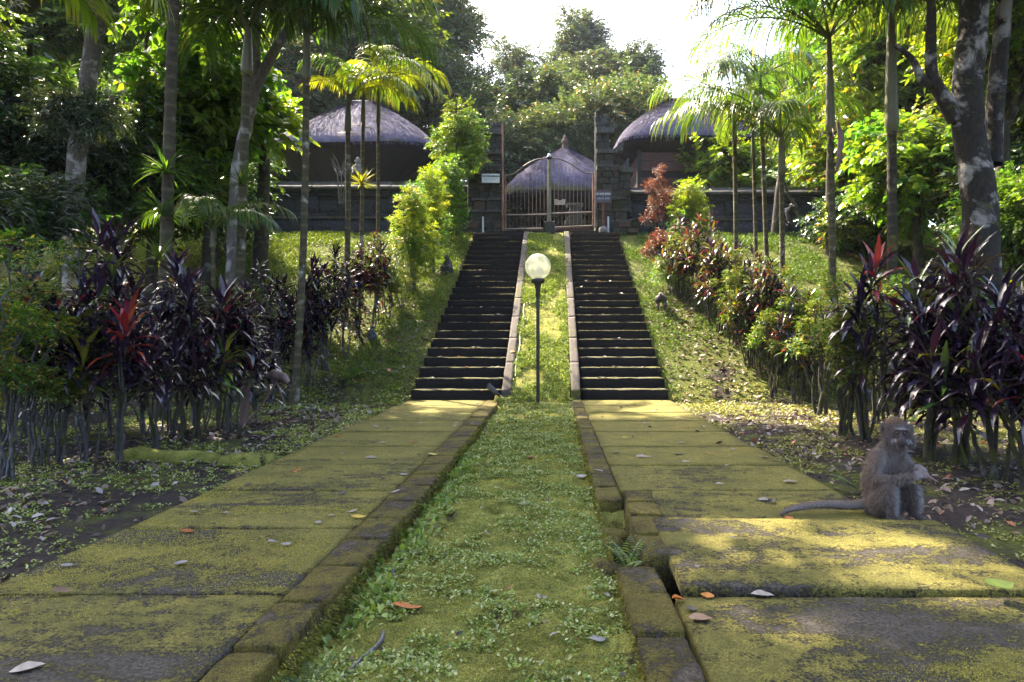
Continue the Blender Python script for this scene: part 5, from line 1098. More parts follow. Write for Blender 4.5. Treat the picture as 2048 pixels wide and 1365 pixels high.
cover('ground_weeds', 22000, (-9, -2.2, 2.4, 11), .020, .012, gc, [4, 4, 3, 2], per=5, p=1.0, dens=lambda x, y: np.clip(fbm(x, y, 1.6, 4, 71)*6+.45, .04, 1), label='patchy ground weeds between the left path and the hedge')
cover('ground_weeds', 20000, (1.8, 9, 2.4, 11), .020, .012, gc, [4, 4, 3, 2], per=5, p=1.0, dens=lambda x, y: np.clip(fbm(x, y, 1.6, 4, 81)*6+.45, .04, 1), label='patchy ground weeds between the right path and the hedge')
# moss fuzz along the kerb faces and as cushions over the moss strip
def fuzz(name, n, reg, L, cols, label, mat='leaf_soft', dens=None, p=1.3):
    x, y = scatter(n, *reg, p=p); k = np.ones(n, bool)
    if dens is not None: k &= rng.random(n) < dens(x, y)
    x, y = x[k], y[k]; m_ = len(x); z = median_h(x, y); pos = np.stack([x, y, z-.002], -1); sp = np.maximum(1, y/3.5); d = nrm(np.stack([rng.normal(0, .5, m_), rng.normal(0, .5, m_), np.ones(m_)], -1))
    g = Geo(); put(g, 'rhomb', pos, d, rdir(m_), L*sp*rng.uniform(.5, 1.3, m_), L*.45*sp, pal(m_, cols, [1]*len(cols), .4)); return tag(g.build(name, M[mat]), label, kind='stuff')
fuzz('moss_tufts', 70000, (-.80, .28, 1.5, 8), .0075, [(.25, .23, .04), (.36, .33, .06), (.16, .16, .03)], 'short yellow green moss tufts over the moss strip')
def kerbmoss(n, X, sgn, y0, y1, label):
    y = (rng.random(n)*(y1**.7-y0**.7)+y0**.7)**(1/.7); z = -.13*rng.random(n)**.8+.005; k = rng.random(n) < np.clip(fbm(y, z*3, 3, 3, 4)*4+.8, .1, 1); y, z = y[k], z[k]; m_ = len(y)
    pos = np.stack([np.full(m_, X)-sgn*.004, y, z], -1); sp = np.maximum(1, y/3); d = nrm(np.stack([sgn*rng.uniform(.2, 1, m_), rng.normal(0, .4, m_), rng.uniform(-1.2, .2, m_)], -1))
    g = Geo(); put(g, 'rhomb', pos, d, rdir(m_), .022*sp*rng.uniform(.4, 1.2, m_), .005*sp, pal(m_, [(.20, .15, .02), (.12, .12, .015), (.09, .06, .02)], [2, 3, 1], .4)); return tag(g.build('kerb_moss', M['leaf_soft']), label, kind='stuff')
kerbmoss(9000, -.825, 1, 1.4, 8, 'hanging moss on the inner face of the left kerb'); kerbmoss(7000, .265, -1, 1.4, 8, 'hanging moss on the inner face of the right kerb')
# slab moss grain on the nearest slabs
def slabmoss(x0, x1, y0, y1, n, zf, label):
    x = rng.uniform(x0, x1, n); y = y0+(y1-y0)*rng.random(n)**1.3; k = rng.random(n) < np.clip(fbm(x*.8, y*1.6, 1.6, 4, 15)*7+.42, .02, .9); x, y = x[k], y[k]; m_ = len(x)
    gap = np.min(np.abs(y[:, None]-np.array(yb)[None]), 1) > .022; x, y = x[gap], y[gap]; m_ = len(x)
    pos = np.stack([x, y, zf(x, y)], -1); sp = np.maximum(1, y/3); d = nrm(np.stack([rng.normal(0, .7, m_), rng.normal(0, .7, m_), np.ones(m_)*.7], -1))
    g = Geo(); put(g, 'rhomb', pos, d, rdir(m_), .006*sp*rng.uniform(.4, 1.3, m_), .0028*sp, pal(m_, [(.34, .29, .06), (.25, .23, .04), (.17, .12, .05)], [3, 3, 1], .35)); return tag(g.build('slab_moss', M['leaf_soft']), label, kind='stuff')
slabmoss(-2.2, -1.05, 1.75, 5, 60000, lambda x, y: x*0-.001, 'fine moss grain on the near slabs of the left path')
slabmoss(.58, 1.95, 1.75, 2.55, 30000, lambda x, y: x*0+.0, 'fine moss grain on the nearest slab of the right path')
# leaf litter
def litter(n, reg, cols, wts, L, label, dens=None, p=.8):
    x, y = scatter(n, *reg, p=p); k = ~onslab(x, y)
    if dens is not None: k &= rng.random(n) < dens(x, y)
    x, y = x[k], y[k]; m_ = len(x); a = rng.uniform(0, 6.28, m_); e = rng.uniform(-.1, .7, m_); d = np.stack([np.cos(a)*np.cos(e), np.sin(a)*np.cos(e), np.sin(e)], -1)
    pos = np.stack([x, y, surf(x, y)+.008], -1); sp = np.maximum(1, y/7)**.5; g = Geo(); LL = L*sp*rng.uniform(.5, 1.4, m_); put(g, 'oval', pos, d, nrm(np.array([0, 0, 1.])+rng.normal(0, .4, (m_, 3))), LL, LL*rng.uniform(.3, .6, m_), pal(m_, cols, wts)); return tag(g.build('leaf_litter', M['litter']), label, kind='stuff')
lc = [(.06, .04, .03), (.10, .065, .045), (.17, .12, .10), (.26, .22, .21), (.30, .12, .04)]
hd = lambda c: (lambda x, y: np.clip(np.exp(-((np.abs(x)-c)/1.2)**2)*1.1+fbm(x, y, 1.2, 3, 3)*2, .05, 1))
litter(15000, (-9, -2.2, 2.6, 14), lc, [5, 5, 4, 3, .5], .06, 'dry brown and grey leaves littering the ground under the left hedge', hd(3.6))
litter(16000, (1.8, 9, 2.6, 15), lc, [5, 5, 4, 3, .8], .06, 'dry brown and pale leaves littering the ground under the right hedge', hd(3.2))
litter(260, (-.78, .25, 1.8, 17), lc, [3, 3, 3, 4, .6], .035, 'small dry leaves scattered over the moss strip')
# ---------------------------------------------------------------- single fallen leaves on the slabs
FC = {'pale': (.25, .215, .19), 'grey': (.20, .19, .19), 'orange': (.38, .13, .015), 'rust': (.24, .05, .015), 'yellow': (.48, .36, .03), 'dark': (.035, .028, .025), 'green': (.06, .085, .012), 'brown': (.15, .095, .06)}
def flmesh(colr, v):
    n = 7; t = np.linspace(0, 1, n); w_ = np.array([.02, .26, .40, .42, .34, .18, .01])*(.8+.15*v); curl = (.1, .35, .6, .25)[v]; g = Geo()
    x = t-.5; z = .10*np.sin(t*math.pi*1.2+v)*(.5+curl)+.02; zz = w_*curl*(1.1 if v != 1 else -.6)+.01*rng.normal(size=n)
    V = np.stack([np.stack([x, w_*(1-.3*curl), z+zz], -1), np.stack([x, 0*x, z], -1), np.stack([x, -w_*(1-.3*curl), z+zz*rng.uniform(.3, 1.2)], -1)], 1).reshape(-1, 3); V[:, 2] -= V[:, 2].min()-.01
    i = np.arange(n-1)*3; F = np.concatenate([np.stack([i+e, i+e+3, i+e+4, i+e+1], -1) for e in (0, 1)]); cc = np.array(FC[colr])*rng.uniform(.75, 1.2, (len(V), 1)); g.add(V, F, cc)
    V, F = tube([(-.5, 0, z[0]), (-.72, .03, z[0]+.02)], [.012, .008], 4); g.add(V-np.array([0, 0, .0]), F, (.08, .05, .03)); return g.mesh('fallen_leaf', M['litter'], True)
FL = {c: [flmesh(c, v) for v in range(4)] for c in FC}
FG = 'fallen leaves on the paths'
def fleaf(px, py, wpx, c, v, rz, label, z=.006, group=FG):
    Y = (1-z)*1365/(py-670); X = (px-1108)/1365*Y
    if -.82 < X < .26: z2 = float(median_h(X, Y)); Y = (1-z2)*1365/(py-670); X = (px-1108)/1365*Y; z = float(median_h(X, Y))+.008
    if X > .6 and 2.62 < Y < 3.56: z = .058; Y = (1-z)*1365/(py-670); X = (px-1108)/1365*Y
    o = link('fallen_leaf', FL[c][v], None, (X, Y, z), (random.uniform(-.08, .08), random.uniform(-.08, .08), rz), (wpx*.82*Y/1365, wpx*.82*Y/1365, wpx*.6*Y/1365)); return tag(o, label, 'fallen leaf', group)
for a in [(55, 1337, 72, 'pale', 0, .5, 'large pale pinkish dry leaf at the bottom left corner of the left path'), (375, 1063, 36, 'rust', 1, .1, 'rusty red leaf on the left path near its outer edge'),
          (545, 1086, 26, 'pale', 2, .6, 'cupped pale leaf left of a darker one on the left path'), (573, 1089, 24, 'grey', 3, 1.1, 'grey curled leaf beside the cupped pale leaf'), (362, 1127, 34, 'grey', 3, .2, 'grey crumpled leaf in the middle of the second left slab'),
          (489, 1122, 18, 'orange', 2, 2.2, 'small bright orange leaf on the second left slab'), (135, 1131, 30, 'grey', 1, .3, 'grey leaf near the outer edge of the left path'), (125, 1185, 44, 'brown', 2, .8, 'thin tan leaf lying over the nearest joint of the left path'),
          (455, 1027, 16, 'pale', 2, .7, 'tiny pale curled leaf on the third left slab'), (637, 1045, 18, 'grey', 3, 1.5, 'small grey leaf at a joint near the left kerb'), (662, 1031, 18, 'pale', 0, 0, 'small flat pale leaf beside the left kerb'), (718, 1034, 38, 'yellow', 1, .1, 'tan yellow leaf lying on the left kerb'),
          (808, 950, 22, 'grey', 3, .5, 'grey curled leaf on the left kerb halfway to the steps'), (866, 909, 26, 'yellow', 1, .3, 'yellow leaf on the left kerb near the middle'), (830, 887, 16, 'rust', 2, .2, 'small rusty leaf on the middle of the left path'), (742, 916, 30, 'pale', 0, 0, 'long thin pale leaf on the middle of the left path'),
          (765, 886, 22, 'pale', 0, .1, 'pale leaf left of the small rusty leaf'), (716, 863, 14, 'dark', 3, .4, 'dark curled leaf near the outer edge of the left path'), (818, 862, 13, 'green', 1, .3, 'small green leaf near the inner edge of the left path'), (784, 828, 16, 'dark', 1, 0, 'dark leaf at the far end of the left path'),
          (810, 829, 12, 'pale', 0, 0, 'pale leaf beside the dark leaf at the far end of the left path'), (890, 988, 14, 'orange', 2, 1.0, 'bright orange leaf at the foot of the left kerb'), (815, 1218, 74, 'orange', 1, .25, 'large orange leaf on the near moss strip'), (832, 1110, 56, 'green', 1, -.2, 'dark green leaf by the hose along the left kerb'),
          (1198, 1285, 48, 'grey', 1, .1, 'dark grey heart shaped leaf on the near moss strip'), (1047, 1020, 18, 'grey', 3, 1.0, 'silvery curled leaf in the middle of the moss strip'), (975, 1074, 16, 'brown', 2, .5, 'pinkish brown leaf in the middle of the moss strip'), (1063, 921, 26, 'rust', 0, 0, 'brownish leaf on the moss strip below the lamp'),
          (1162, 957, 30, 'grey', 3, .1, 'grey leaf at the edge of the right kerb'), (1200, 942, 26, 'pale', 1, .3, 'pale curled leaf lying on the right kerb'), (1390, 1045, 28, 'green', 3, .2, 'dark green curled leaf on the right path near the raised slab'), (1350, 1074, 14, 'yellow', 3, 1.2, 'small yellow curled leaf at the left edge of the raised slab'),
          (1467, 1077, 16, 'pale', 2, .2, 'pale speck of a leaf on the raised slab'), (1578, 1037, 24, 'orange', 3, .5, 'orange crumpled leaf right under the tip of the tail of the monkey'), (1395, 1134, 18, 'grey', 2, 1.0, 'grey leaf on the raised slab'), (1448, 1119, 22, 'dark', 0, .1, 'dark leaf flat on the raised slab'),
          (1530, 1000, 34, 'pale', 0, .0, 'pale leaf on the slab before the monkey'), (1581, 964, 38, 'pale', 0, .0, 'long pale leaf near the outer edge of the right path'), (1529, 915, 20, 'pale', 3, .3, 'pale folded leaf at the outer edge of the right path'), (1419, 908, 18, 'orange', 1, .2, 'orange leaf on the middle of the right path'),
          (1357, 908, 28, 'green', 1, .4, 'green leaf on the near half of the right path'), (1232, 905, 28, 'green', 1, .3, 'yellowish green leaf beside the right kerb'), (1303, 868, 16, 'orange', 1, .2, 'orange leaf in the far half of the right path'), (1250, 876, 18, 'yellow', 0, .1, 'yellow leaf near the inner edge of the right path'),
          (1285, 914, 34, 'pale', 0, 0, 'long pale leaf on the right path beside the kerb'), (1372, 924, 22, 'pale', 0, .1, 'small pale leaf on the right path close to the orange leaf'), (1365, 886, 20, 'pale', 0, .2, 'pale leaf farther along the right path'), (1360, 838, 26, 'pale', 0, 0, 'pale long leaf at the far end of the right path'),
          (1440, 968, 24, 'pale', 0, .1, 'pale stick like leaf on the slab joint of the right path'), (1275, 849, 10, 'rust', 3, .8, 'tiny rust leaf near the foot of the right steps'), (1415, 1192, 34, 'orange', 3, 1.3, 'upright orange leaf at the corner of the front right slab'), (1357, 1200, 34, 'orange', 2, .2, 'orange leaf fallen into the kerb gap'),
          (1383, 1218, 30, 'dark', 3, .6, 'dark shiny leaf at the corner of the front right slab'), (1400, 1237, 58, 'brown', 0, .0, 'long purplish dry leaf on the front right slab'), (1525, 1190, 56, 'pale', 0, -.1, 'thin pale strip leaf along the joint before the raised slab'), (2000, 1172, 70, 'green', 3, .1, 'large green leaf at the joint by the right edge'),
          (1225, 693, 14, 'orange', 0, .1, 'small orange leaf on a lower step of the right stairs')]:
    if a[1] > 700: fleaf(*a)
for k in range(70):
    if k % 2: X = rng.uniform(-2.15, -.9); lab = 'small faded leaf on the mossy slabs of the left path'; 
    else: X = rng.uniform(.5, 1.7); lab = 'small faded leaf on the mossy slabs of the right path'
    Y = rng.uniform(3.7, 10.3); c = random.choice(['pale', 'pale', 'grey', 'dark', 'brown', 'orange', 'green'])
    o = link('fallen_leaf', FL[c][k % 4], None, (X, Y, .004), (0, 0, rng.uniform(0, 6)), rng.uniform(.035, .075)); tag(o, lab, 'fallen leaf', 'small fallen leaves on the %s path' % ('left' if k % 2 else 'right'))
o = link('fallen_leaf', FL['orange'][0], None, (-.70, 11.6, RISE+sl*1.1+.045), (R(24), 0, .2), .10); tag(o, 'orange leaf lying on the left concrete ramp beam', 'fallen leaf', FG)
for k in range(46):
    q = random.randrange(0, 16); lf = k % 2; X = rng.uniform(-2.1, -.9) if lf else rng.uniform(.5, 1.65)
    o = link('fallen_leaf', FL[random.choice(['pale', 'brown', 'grey', 'rust', 'dark'])][k % 4], None, (X, SY0+q*TREAD+rng.uniform(.02, .14), RISE*(q+1)+.003), (0, 0, rng.uniform(0, 6)), rng.uniform(.05, .10)); tag(o, 'small dry leaf lying on a tread of the %s stairs' % ('left' if lf else 'right'), 'fallen leaf', 'small dry leaves on the %s stairs' % ('left' if lf else 'right'))
# hose and cable
q = bez([(-.62, 1.75, -.09), (-.665, 2.0, -.07), (-.64, 2.15, -.055), (-.60, 2.35, -.06), (-.63, 2.55, -.10), (-.66, 2.75, -.12), (-.70, 2.95, -.11), (-.70, 3.2, -.08), (-.735, 3.5, -.075), (-.70, 3.9, -.07), (-.69, 4.3, -.08), (-.72, 4.7, -.12)], 8)
q[:, 2] = np.maximum(q[:, 2], median_h(q[:, 0], q[:, 1])-.006+.012*np.sin(q[:, 1]*9)); g = Geo(); addtube(g, q, .0085, 10); o = g.build('hose', M['hose'], None, True); tag(o, 'grey hose snaking along the foot of the left kerb', 'hose')
q = bez([(-.615, 10.9, 0), (-.63, 11.4, 0), (-.60, 11.9, 0), (-.615, 12.4, 0), (-.57, 12.9, 0), (-.60, 13.4, 0), (-.585, 13.8, 0)], 6); q[:, 2] = median_h(q[:, 0], q[:, 1])+.03; g = Geo(); addtube(g, q, .008, 6); o = g.build('cable', M['cable'], None, True); tag(o, 'thin white cable lying beside the left ramp beam', 'cable')
# fern in the kerb gap, fern by the left bank, dry sheath in the left hedge
def fern(loc, L, n, label, cols, up=1.1):
    t = empty('fern', loc, 0, label, 'fern')
    for k in range(n):
        g = Geo(); m_ = 16; tt = np.linspace(0, 1, m_); a = up-tt*.8; x = np.cumsum(np.cos(a))*L/m_; z = np.cumsum(np.sin(a))*L/m_; c = np.stack([x, 0*x, z], -1); V, F = tube(c, np.linspace(.003, .001, m_), 3); g.add(V, F, (.06, .08, .02))
        for sd in (-1, 1):
            d = nrm(np.stack([np.cos(a)*.35, np.full(m_, float(sd)), np.sin(a)*.35], -1)); put(g, 'blade', c, d, np.tile([0, 0, 1.], (m_, 1)), L*.22*np.sin(math.pi*(tt*.85+.12)), np.full(m_, L*.05), pal(m_, cols, [1]*len(cols), .15))
        g.build('frond', M['leaf'], t).rotation_euler = (0, random.uniform(-.25, .25), k*6.28/n+random.uniform(-.3, .3))
    return t
fern((.335, 3.08, -.10), .20, 9, 'small bright green fern growing in the kerb gap', PG+[(.16, .26, .02)], 1.3)
b = G(690, 765); fern(b, .55, 7, 'arching green fern leaning onto the bank at the left of the steps', PG+[(.14, .24, .02)], .9)
fern(P(618, 1345, 2.1)[:2]+(-.1,), .13, 7, 'tiny fern tuft at the end of the left kerb', PG, .8)
b = G(1480, 1000)
fern((2.05, 4.6, -.05), .22, 6, 'small fern behind the hands of the big monkey', PG+[(.16, .26, .02)], .9)
b = np.array(G(490, 850)); o = empty('palm_sheath', tuple(b), 0, 'tall dry brown palm sheath leaning upright in the left hedge', 'palm sheath')
g = Geo(); V, F = tube([(-.02, 0, -.05), (.0, 0, .3), (.06, .0, .7), (.12, .0, 1.05)], [.045, .06, .055, .02], 12); V[:, 1] *= .45; g.add(V, F); g.build('sheath_blade', M['sheath'], o, True)
g = Geo(); addtube(g, [(.0, 0, .0), (.22, -.02, .25), (.38, 0, .52)], [.012, .012, .01], 5); addtube(g, [(.38, 0, .5), (.46, 0, .3), (.5, -.1, .2)], [.015, .01, .004], 5); g.build('dry_stalk', M['sheath'], o, True)
g = Geo(); V, F = tube([(.22, 0, .56), (.34, 0, .60), (.46, 0, .56), (.52, 0, .5)], [.02, .06, .06, .03], 10); g.add(V, F); g.build('sheath_curl', M['sheath'], o, True)
# ---------------------------------------------------------------- monkeys
def cap_chain(g, pts, rad, n=12):
    q = bez(pts, 6) if len(pts) > 2 else np.array(pts, float); rr = np.interp(np.linspace(0, 1, len(q)), np.linspace(0, 1, len(rad)), rad); V, F = tube(q, rr, n); g.add(V, F)
    for e, r in ((q[0], rr[0]), (q[-1], rr[-1])):
        V, F = ball(e, (r, r, r)); g.add(V, F)
def ball(c, r, n=12):
    th = np.linspace(-math.pi/2, math.pi/2, 9); V, F = lathe(np.stack([np.cos(th), np.sin(th)], -1), n); return V*np.array(r)+np.array(c), F
def body(name, parent, g, colf, voxel=.007, smooth=6):
    me = g.mesh(name, M['fur'], True); o = link(name, me, parent)
    bpy.context.view_layer.update()
    m = o.modifiers.new('r', 'REMESH'); m.mode = 'VOXEL'; m.voxel_size = voxel; s = o.modifiers.new('s', 'SMOOTH'); s.factor = .6; s.iterations = smooth
    dg = bpy.context.evaluated_depsgraph_get(); me2 = bpy.data.meshes.new_from_object(o.evaluated_get(dg)); o.modifiers.clear(); o.data = me2; me2.name = name
    if not me2.materials: me2.materials.append(M['fur'])
    me2.polygons.foreach_set('use_smooth', np.ones(len(me2.polygons), bool)); n = len(me2.vertices); V = np.empty(n*3, np.float32); me2.vertices.foreach_get('co', V); V = V.reshape(-1, 3); N = np.empty(n*3, np.float32); me2.vertices.foreach_get('normal', N); N = N.reshape(-1, 3)
    for a in list(me2.color_attributes): me2.color_attributes.remove(a)
    at = me2.color_attributes.new('col', 'FLOAT_COLOR', 'POINT'); cc = colf(V, N); at.data.foreach_set('color', np.concatenate([cc, np.ones((n, 1))], 1).astype(np.float32).ravel()); return o, V, N, cc
def hair(name, parent, V, N, cc, n, L, W, down=.9, mask=None):
    idx = rng.choice(len(V), n); 
    if mask is not None: idx = idx[mask[idx]]
    p = V[idx]; nn = N[idx]; n = len(idx); d = nrm(nn*.55+np.array([0, 0, -down])+rng.normal(0, .22, (n, 3))); s = nrm(np.cross(d, nn)); l_ = L*rng.uniform(.5, 1.3, n)[:, None]
    Vv = np.stack([p-s*W-nn*.001, p+s*W-nn*.001, p+d*l_+nn*L*.15], 1).reshape(-1, 3); g = Geo(); g.add(Vv, np.arange(3*n).reshape(-1, 3), np.repeat(cc[idx]*rng.uniform(.6, 1.5, (n, 1)), 3, 0)); return tag(g.build(name, M['fur'], parent), kind='stuff')
MKR = -26.5
mk = empty('macaque', (P(1790, 1031, 3.78)[0], 3.78, .0), R(-26.5), 'large grey brown macaque sitting at the right path edge holding food in both hands', 'monkey')
g = Geo()
cap_chain(g, [(-.075, .03, .075), (-.082, .03, .17), (-.060, .025, .27), (-.028, .02, .345)], [.098, .103, .098, .078])
cap_chain(g, [(-.04, .02, .28), (.03, -.01, .26)], [.085, .06])                       # chest
cap_chain(g, [(-.02, .02, .34), (.005, .005, .41)], [.068, .06])                        # neck
V, F = ball((.012, .015, .455), (.078, .080, .076)); g.add(V, F)                        # skull
V, F = ball((-.005, .02, .492), (.055, .06, .055)); g.add(V, F)                        # crown
V, F = ball((.030, -.042, .457), (.050, .034, .048)); g.add(V, F)                           # face plate
V, F = ball((.034, -.082, .424), (.026, .030, .024)); g.add(V, F); V, F = ball((.033, -.06, .404), (.034, .032, .026)); g.add(V, F); V, F = ball((.032, -.080, .446), (.010, .022, .022)); g.add(V, F)   # muzzle
V, F = ball((.032, -.066, .484), (.040, .016, .009)); g.add(V, F)                         # brow
for q in (-1, 1): V, F = ball((.026+q*.056, -.02, .425), (.026, .034, .036)); g.add(V, F)    # cheek ruff
V, F = ball((-.073, .005, .485), (.012, .02, .026)); g.add(V, F); V, F = ball((.086, .02, .487), (.012, .02, .024)); g.add(V, F)   # ears
cap_chain(g, [(-.085, -.035, .325), (-.105, -.075, .27), (-.112, -.095, .212)], [.052, .042, .034])      # near upper arm
cap_chain(g, [(-.112, -.095, .212), (-.02, -.125, .217), (.075, -.125, .243)], [.034, .03, .019])       # near forearm
cap_chain(g, [(.035, .0, .315), (.07, -.02, .27), (.075, -.05, .25)], [.045, .036, .028]); cap_chain(g, [(.07, -.03, .26), (.10, -.06, .275), (.125, -.085, .29)], [.028, .024, .018])
def hand(g, w_, d, palm_n, curl, s=1.0, side=1):
    w_ = np.array(w_, float); d = nrm(np.array(d, float)); nrmv = nrm(np.array(palm_n, float)); sd = np.cross(d, nrmv)*side
    cap_chain(g, [w_, w_+d*.024*s], [.014*s, .017*s], 8); kn = w_+d*.034*s
    for k, (o_, l_) in enumerate(((-.017, .034), (-.006, .042), (.006, .040), (.017, .031))):
        a = kn+sd*o_*s; m_ = a+(d*math.cos(curl*.5)+nrmv*math.sin(curl*.5))*l_*.5*s; e = m_+(d*math.cos(curl*1.4)+nrmv*math.sin(curl*1.4))*l_*.5*s; cap_chain(g, [w_+d*.02*s+sd*o_*.7*s, a, m_, e], [.0075*s, .0072*s, .006*s, .0048*s], 6)
    a = w_+d*.012*s-sd*.014*s; cap_chain(g, [a, a-sd*.012*s+d*.012*s+nrmv*.006*s, a-sd*.006*s+d*.026*s+nrmv*.014*s], [.0075*s, .0065*s, .005*s], 6)
hand(g, (.085, -.125, .247), (.85, -.1, .35), (.2, .6, -.6), 1.0, 1.15, 1)
hand(g, (.128, -.09, .292), (.75, -.35, -.45), (-.2, -.2, -.8), .9, 1.1, -1)
cap_chain(g, [(-.085, -.03, .085), (-.05, -.10, .13), (-.028, -.13, .165)], [.078, .066, .048]); cap_chain(g, [(-.028, -.13, .165), (-.02, -.135, .09), (-.012, -.125, .03)], [.048, .038, .024])   # near leg
cap_chain(g, [(-.012, -.125, .022), (.03, -.15, .012), (.065, -.165, .010)], [.02, .016, .012])
cap_chain(g, [(-.02, .03, .075), (.05, .0, .12), (.095, -.03, .145)], [.075, .062, .046]); cap_chain(g, [(.095, -.03, .145), (.105, -.03, .08), (.10, -.02, .03)], [.046, .036, .024])      # far leg
cap_chain(g, [(.10, -.02, .022), (.135, -.05, .012), (.16, -.06, .010)], [.02, .016, .012])
for fx, fy in ((.065, -.165), (.16, -.06)):
    for k in range(4): cap_chain(g, [(fx, fy-.012+.008*k, .010), (fx+.03, fy-.022+.014*k, .007)], [.007, .005], 6)
cap_chain(g, [(-.15, .0, .05), (-.26, -.07, .045), (-.38, -.14, .055), (-.50, -.21, .045), (-.575, -.265, .03), (-.61, -.31, .014)], [.03, .026, .022, .019, .016, .012])
def mcol(V, N):
    base = np.array([.080, .062, .056]); back = np.array([.12, .085, .066]); belly = np.array([.20, .185, .185]); face = np.array([.060, .042, .045]); pale = np.array([.26, .25, .26])
    c = np.tile(base, (len(V), 1)); k = np.clip(-(V[:, :1]+.03)*9, 0, 1); c = c*(1-k)+back*k
    k = np.clip((N[:, :1]*.9-.15)*2, 0, 1)*((V[:, 2:3] < .40) & (V[:, 2:3] > .03)); c = c*(1-k*.8)+belly*k*.8
    f = ((V[:, 0]-.031)/.040)**2+((V[:, 2]-.450)/.040)**2 < 1; f = f & (V[:, 1] < -.04); c[f] = face
    mz = (np.linalg.norm(V-np.array([.034, -.09, .424]), axis=1) < .034); c[mz] = face*.8
    ck = (np.linalg.norm((V-np.array([-.004, -.055, .424]))/np.array([.020, .04, .010]), axis=1) < 1) | (np.linalg.norm((V-np.array([.070, -.055, .424]))/np.array([.018, .04, .010]), axis=1) < 1); c[ck & ~mz] = pale
    br = (np.linalg.norm((V-np.array([.031, -.07, .492]))/np.array([.038, .03, .007]), axis=1) < 1); c[br] = pale*.45
    c *= 1.12; hd_ = (V[:, 0] > .10) & (V[:, 2] > .2); c[hd_] = np.array([.16, .135, .135])
    cr = (V[:, 2] > .515); c[cr] = np.array([.13, .075, .045]); return c
o, V, N, cc = body('body', mk, g, mcol, .0048, 5)
fm = ~((V[:, 0] > .105) & (V[:, 2] > .2)) & ~((((V[:, 0]-.032)/.046)**2+((V[:, 2]-.445)/.052)**2 < 1) & (V[:, 1] < -.035)) & (rng.random(len(V)) < np.where((V[:, 0] < -.17) & (V[:, 2] < .09), .0, 1)) & ~((V[:, 2] < .02) & (V[:, 0] > -.05))
hair('fur', mk, V, N, cc*1.25, 30000, .023, .0015, .7, fm)
hair('tail_fur', mk, V, N, cc*1.2, 14000, .008, .0013, .2, (V[:, 0] < -.16) & (V[:, 2] < .10))
rf = fm & (V[:, 2] > .40) & (V[:, 2] < .52); hair('cheek_fur', mk, V, N, np.tile(np.array([.22, .205, .2]), (len(V), 1)), 6000, .017, .0009, .2, rf)
for ex, ey in ((.012, -.079), (.051, -.080)): g = Geo(); V_, F_ = ball((ex, ey+.004, .466), (.0082, .007, .0068), 10); g.add(V_, F_); g.build('eye', M['eye'], mk, True)
for ex in (.029, .039): g = Geo(); V_, F_ = ball((ex, -.109, .436), (.0032, .003, .0026), 8); g.add(V_, F_); g.build('nostril', M['eye'], mk, True)
g = Geo(); addtube(g, [(.014, -.094, .412), (.034, -.108, .408), (.054, -.094, .412)], .0022, 5); g.build('mouth', M['eye'], mk, True)
fd = link('food', None, None, (mk.location[0]+.165, mk.location[1]-.115, .272)); g = Geo(); addtube(g, [(-.02, 0, .01), (0, -.005, 0), (.05, -.01, -.03)], [.007, .008, .004], 6); me = g.mesh('food', M['sheath'], True); bpy.data.objects.remove(fd)
mk.scale = (.92, 1, 1)
fd = link('food', me, None, (mk.location[0]+.894*.145-.447*.12, mk.location[1]-.447*.145-.894*.12, .262), (0, 0, R(-26.5))); tag(fd, 'small brown twig like food scrap held in the hands of the big monkey', 'food')
def gcol(back, pale):
    def f(V, N):
        c = np.tile(np.array(back), (len(V), 1)); k = np.clip(N[:, 2:3]*1.5-.3, 0, 1); return c*(1-k)+np.array(pale)*k
    return f
def sitting(loc, rz, s, label):
    t = empty('macaque', loc, rz, label, 'monkey'); t.scale = (s,)*3; g = Geo()
    cap_chain(g, [(0, .0, .07), (0, .01, .17), (0, -.01, .27), (0, -.03, .33)], [.10, .10, .085, .06]); V, F = ball((0, -.05, .40), (.065, .07, .065)); g.add(V, F); V, F = ball((0, -.115, .385), (.03, .035, .028)); g.add(V, F)
    for q in (-1, 1):
        V, F = ball((q*.065, -.04, .42), (.012, .012, .02)); g.add(V, F); cap_chain(g, [(q*.075, -.02, .29), (q*.11, -.06, .2), (q*.06, -.15, .16)], [.04, .032, .02]); cap_chain(g, [(q*.06, 0, .08), (q*.11, -.11, .15), (q*.1, -.10, .03), (q*.1, -.17, .015)], [.07, .055, .03, .018])
    cap_chain(g, [(0, .09, .04), (.06, .2, .03), (.2, .3, .03), (.34, .3, .02)], [.025, .02, .016, .01]); body('body', t, g, gcol((.07, .065, .075), (.16, .15, .18)), .012, 4); return t
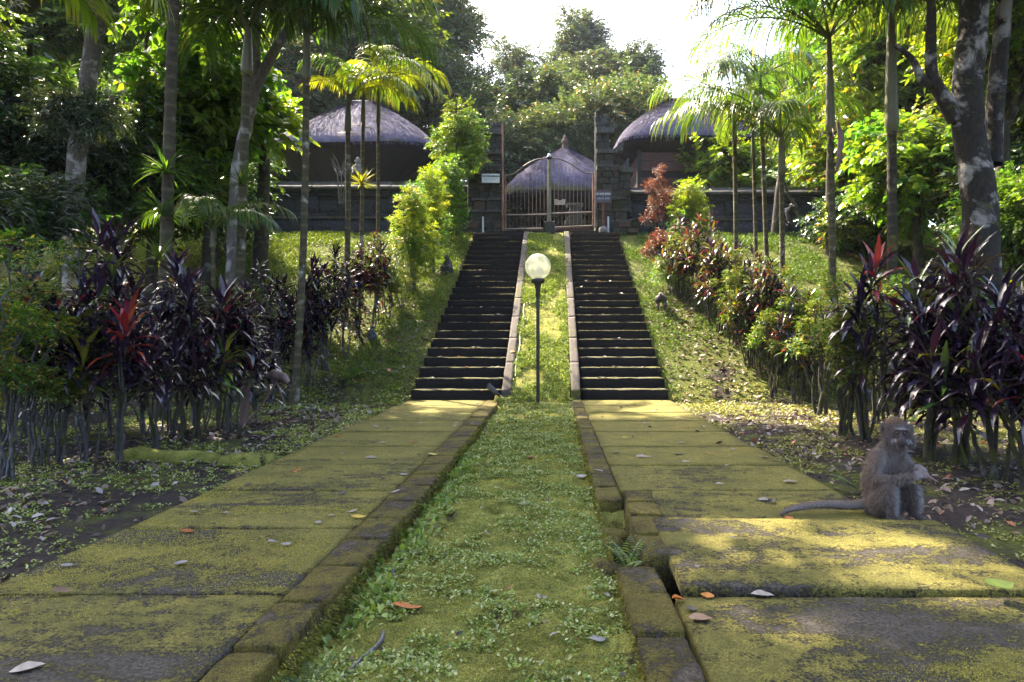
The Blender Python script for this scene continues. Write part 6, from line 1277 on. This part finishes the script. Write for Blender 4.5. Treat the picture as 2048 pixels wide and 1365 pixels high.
def walking(loc, rz, s, label, tail=1):
    t = empty('macaque', loc, rz, label, 'monkey'); t.scale = (s,)*3; g = Geo()
    cap_chain(g, [(0, .16, .27), (0, .02, .28), (0, -.13, .27)], [.085, .082, .075]); cap_chain(g, [(0, -.15, .28), (0, -.22, .33)], [.06, .05]); V, F = ball((0, -.26, .35), (.06, .065, .06)); g.add(V, F); V, F = ball((0, -.33, .33), (.028, .035, .026)); g.add(V, F)
    for q in (-1, 1):
        V, F = ball((q*.06, -.25, .375), (.012, .012, .02)); g.add(V, F); cap_chain(g, [(q*.06, -.13, .24), (q*.065, -.12+.05*q, .13), (q*.06, -.14+.06*q, .02), (q*.06, -.18+.06*q, .012)], [.045, .03, .02, .016]); cap_chain(g, [(q*.06, .15, .25), (q*.075, .11-.04*q, .15), (q*.065, .19-.05*q, .08), (q*.06, .14-.05*q, .012), (q*.06, .10-.05*q, .012)], [.065, .045, .026, .02, .016])
    if tail: cap_chain(g, [(0, .23, .29), (.02, .33, .34), (.05, .45, .30), (.1, .55, .2)], [.025, .02, .015, .01])
    body('body', t, g, gcol((.065, .055, .055), (.22, .19, .20)), .012, 4); return t
sitting(G(897, 548), R(-35), .95, 'grey monkey sitting on the bank at the left edge of the stairs')
walking(G(1322, 622), R(172), .95, 'dark monkey with a pale back walking up the bank right of the stairs')
walking(P(1573, 451, 18.9), R(8), 1.35, 'pale grey monkey standing on the top of the right bank by the leaning tree', 0)
sitting(G(742, 682), R(140), .62, 'small grey monkey crouching at the foot of the left hedge')
b = G(1722, 800); sitting(b, R(90), .8, 'brownish monkey half hidden behind the mossy stems of the right hedge')
# ---------------------------------------------------------------- haze
bm = bmesh.new(); bmesh.ops.create_cube(bm, size=1); me = bpy.data.meshes.new('haze'); bm.to_mesh(me); bm.free()
hz = link('haze', me, None, (0, 115, 24), (0, 0, 0), (322, 294, 56)); tag(hz, kind='stuff'); m = bpy.data.materials.new('pale_air'); m.use_nodes = True; n_ = m.node_tree.nodes; n_.clear()
ou = n_.new('ShaderNodeOutputMaterial'); pv = n_.new('ShaderNodeVolumePrincipled'); pv.inputs['Density'].default_value = .0004; pv.inputs['Color'].default_value = (.82, .88, 1, 1); pv.inputs['Anisotropy'].default_value = 0
m.node_tree.links.new(pv.outputs[0], ou.inputs[1]); me.materials.append(m)
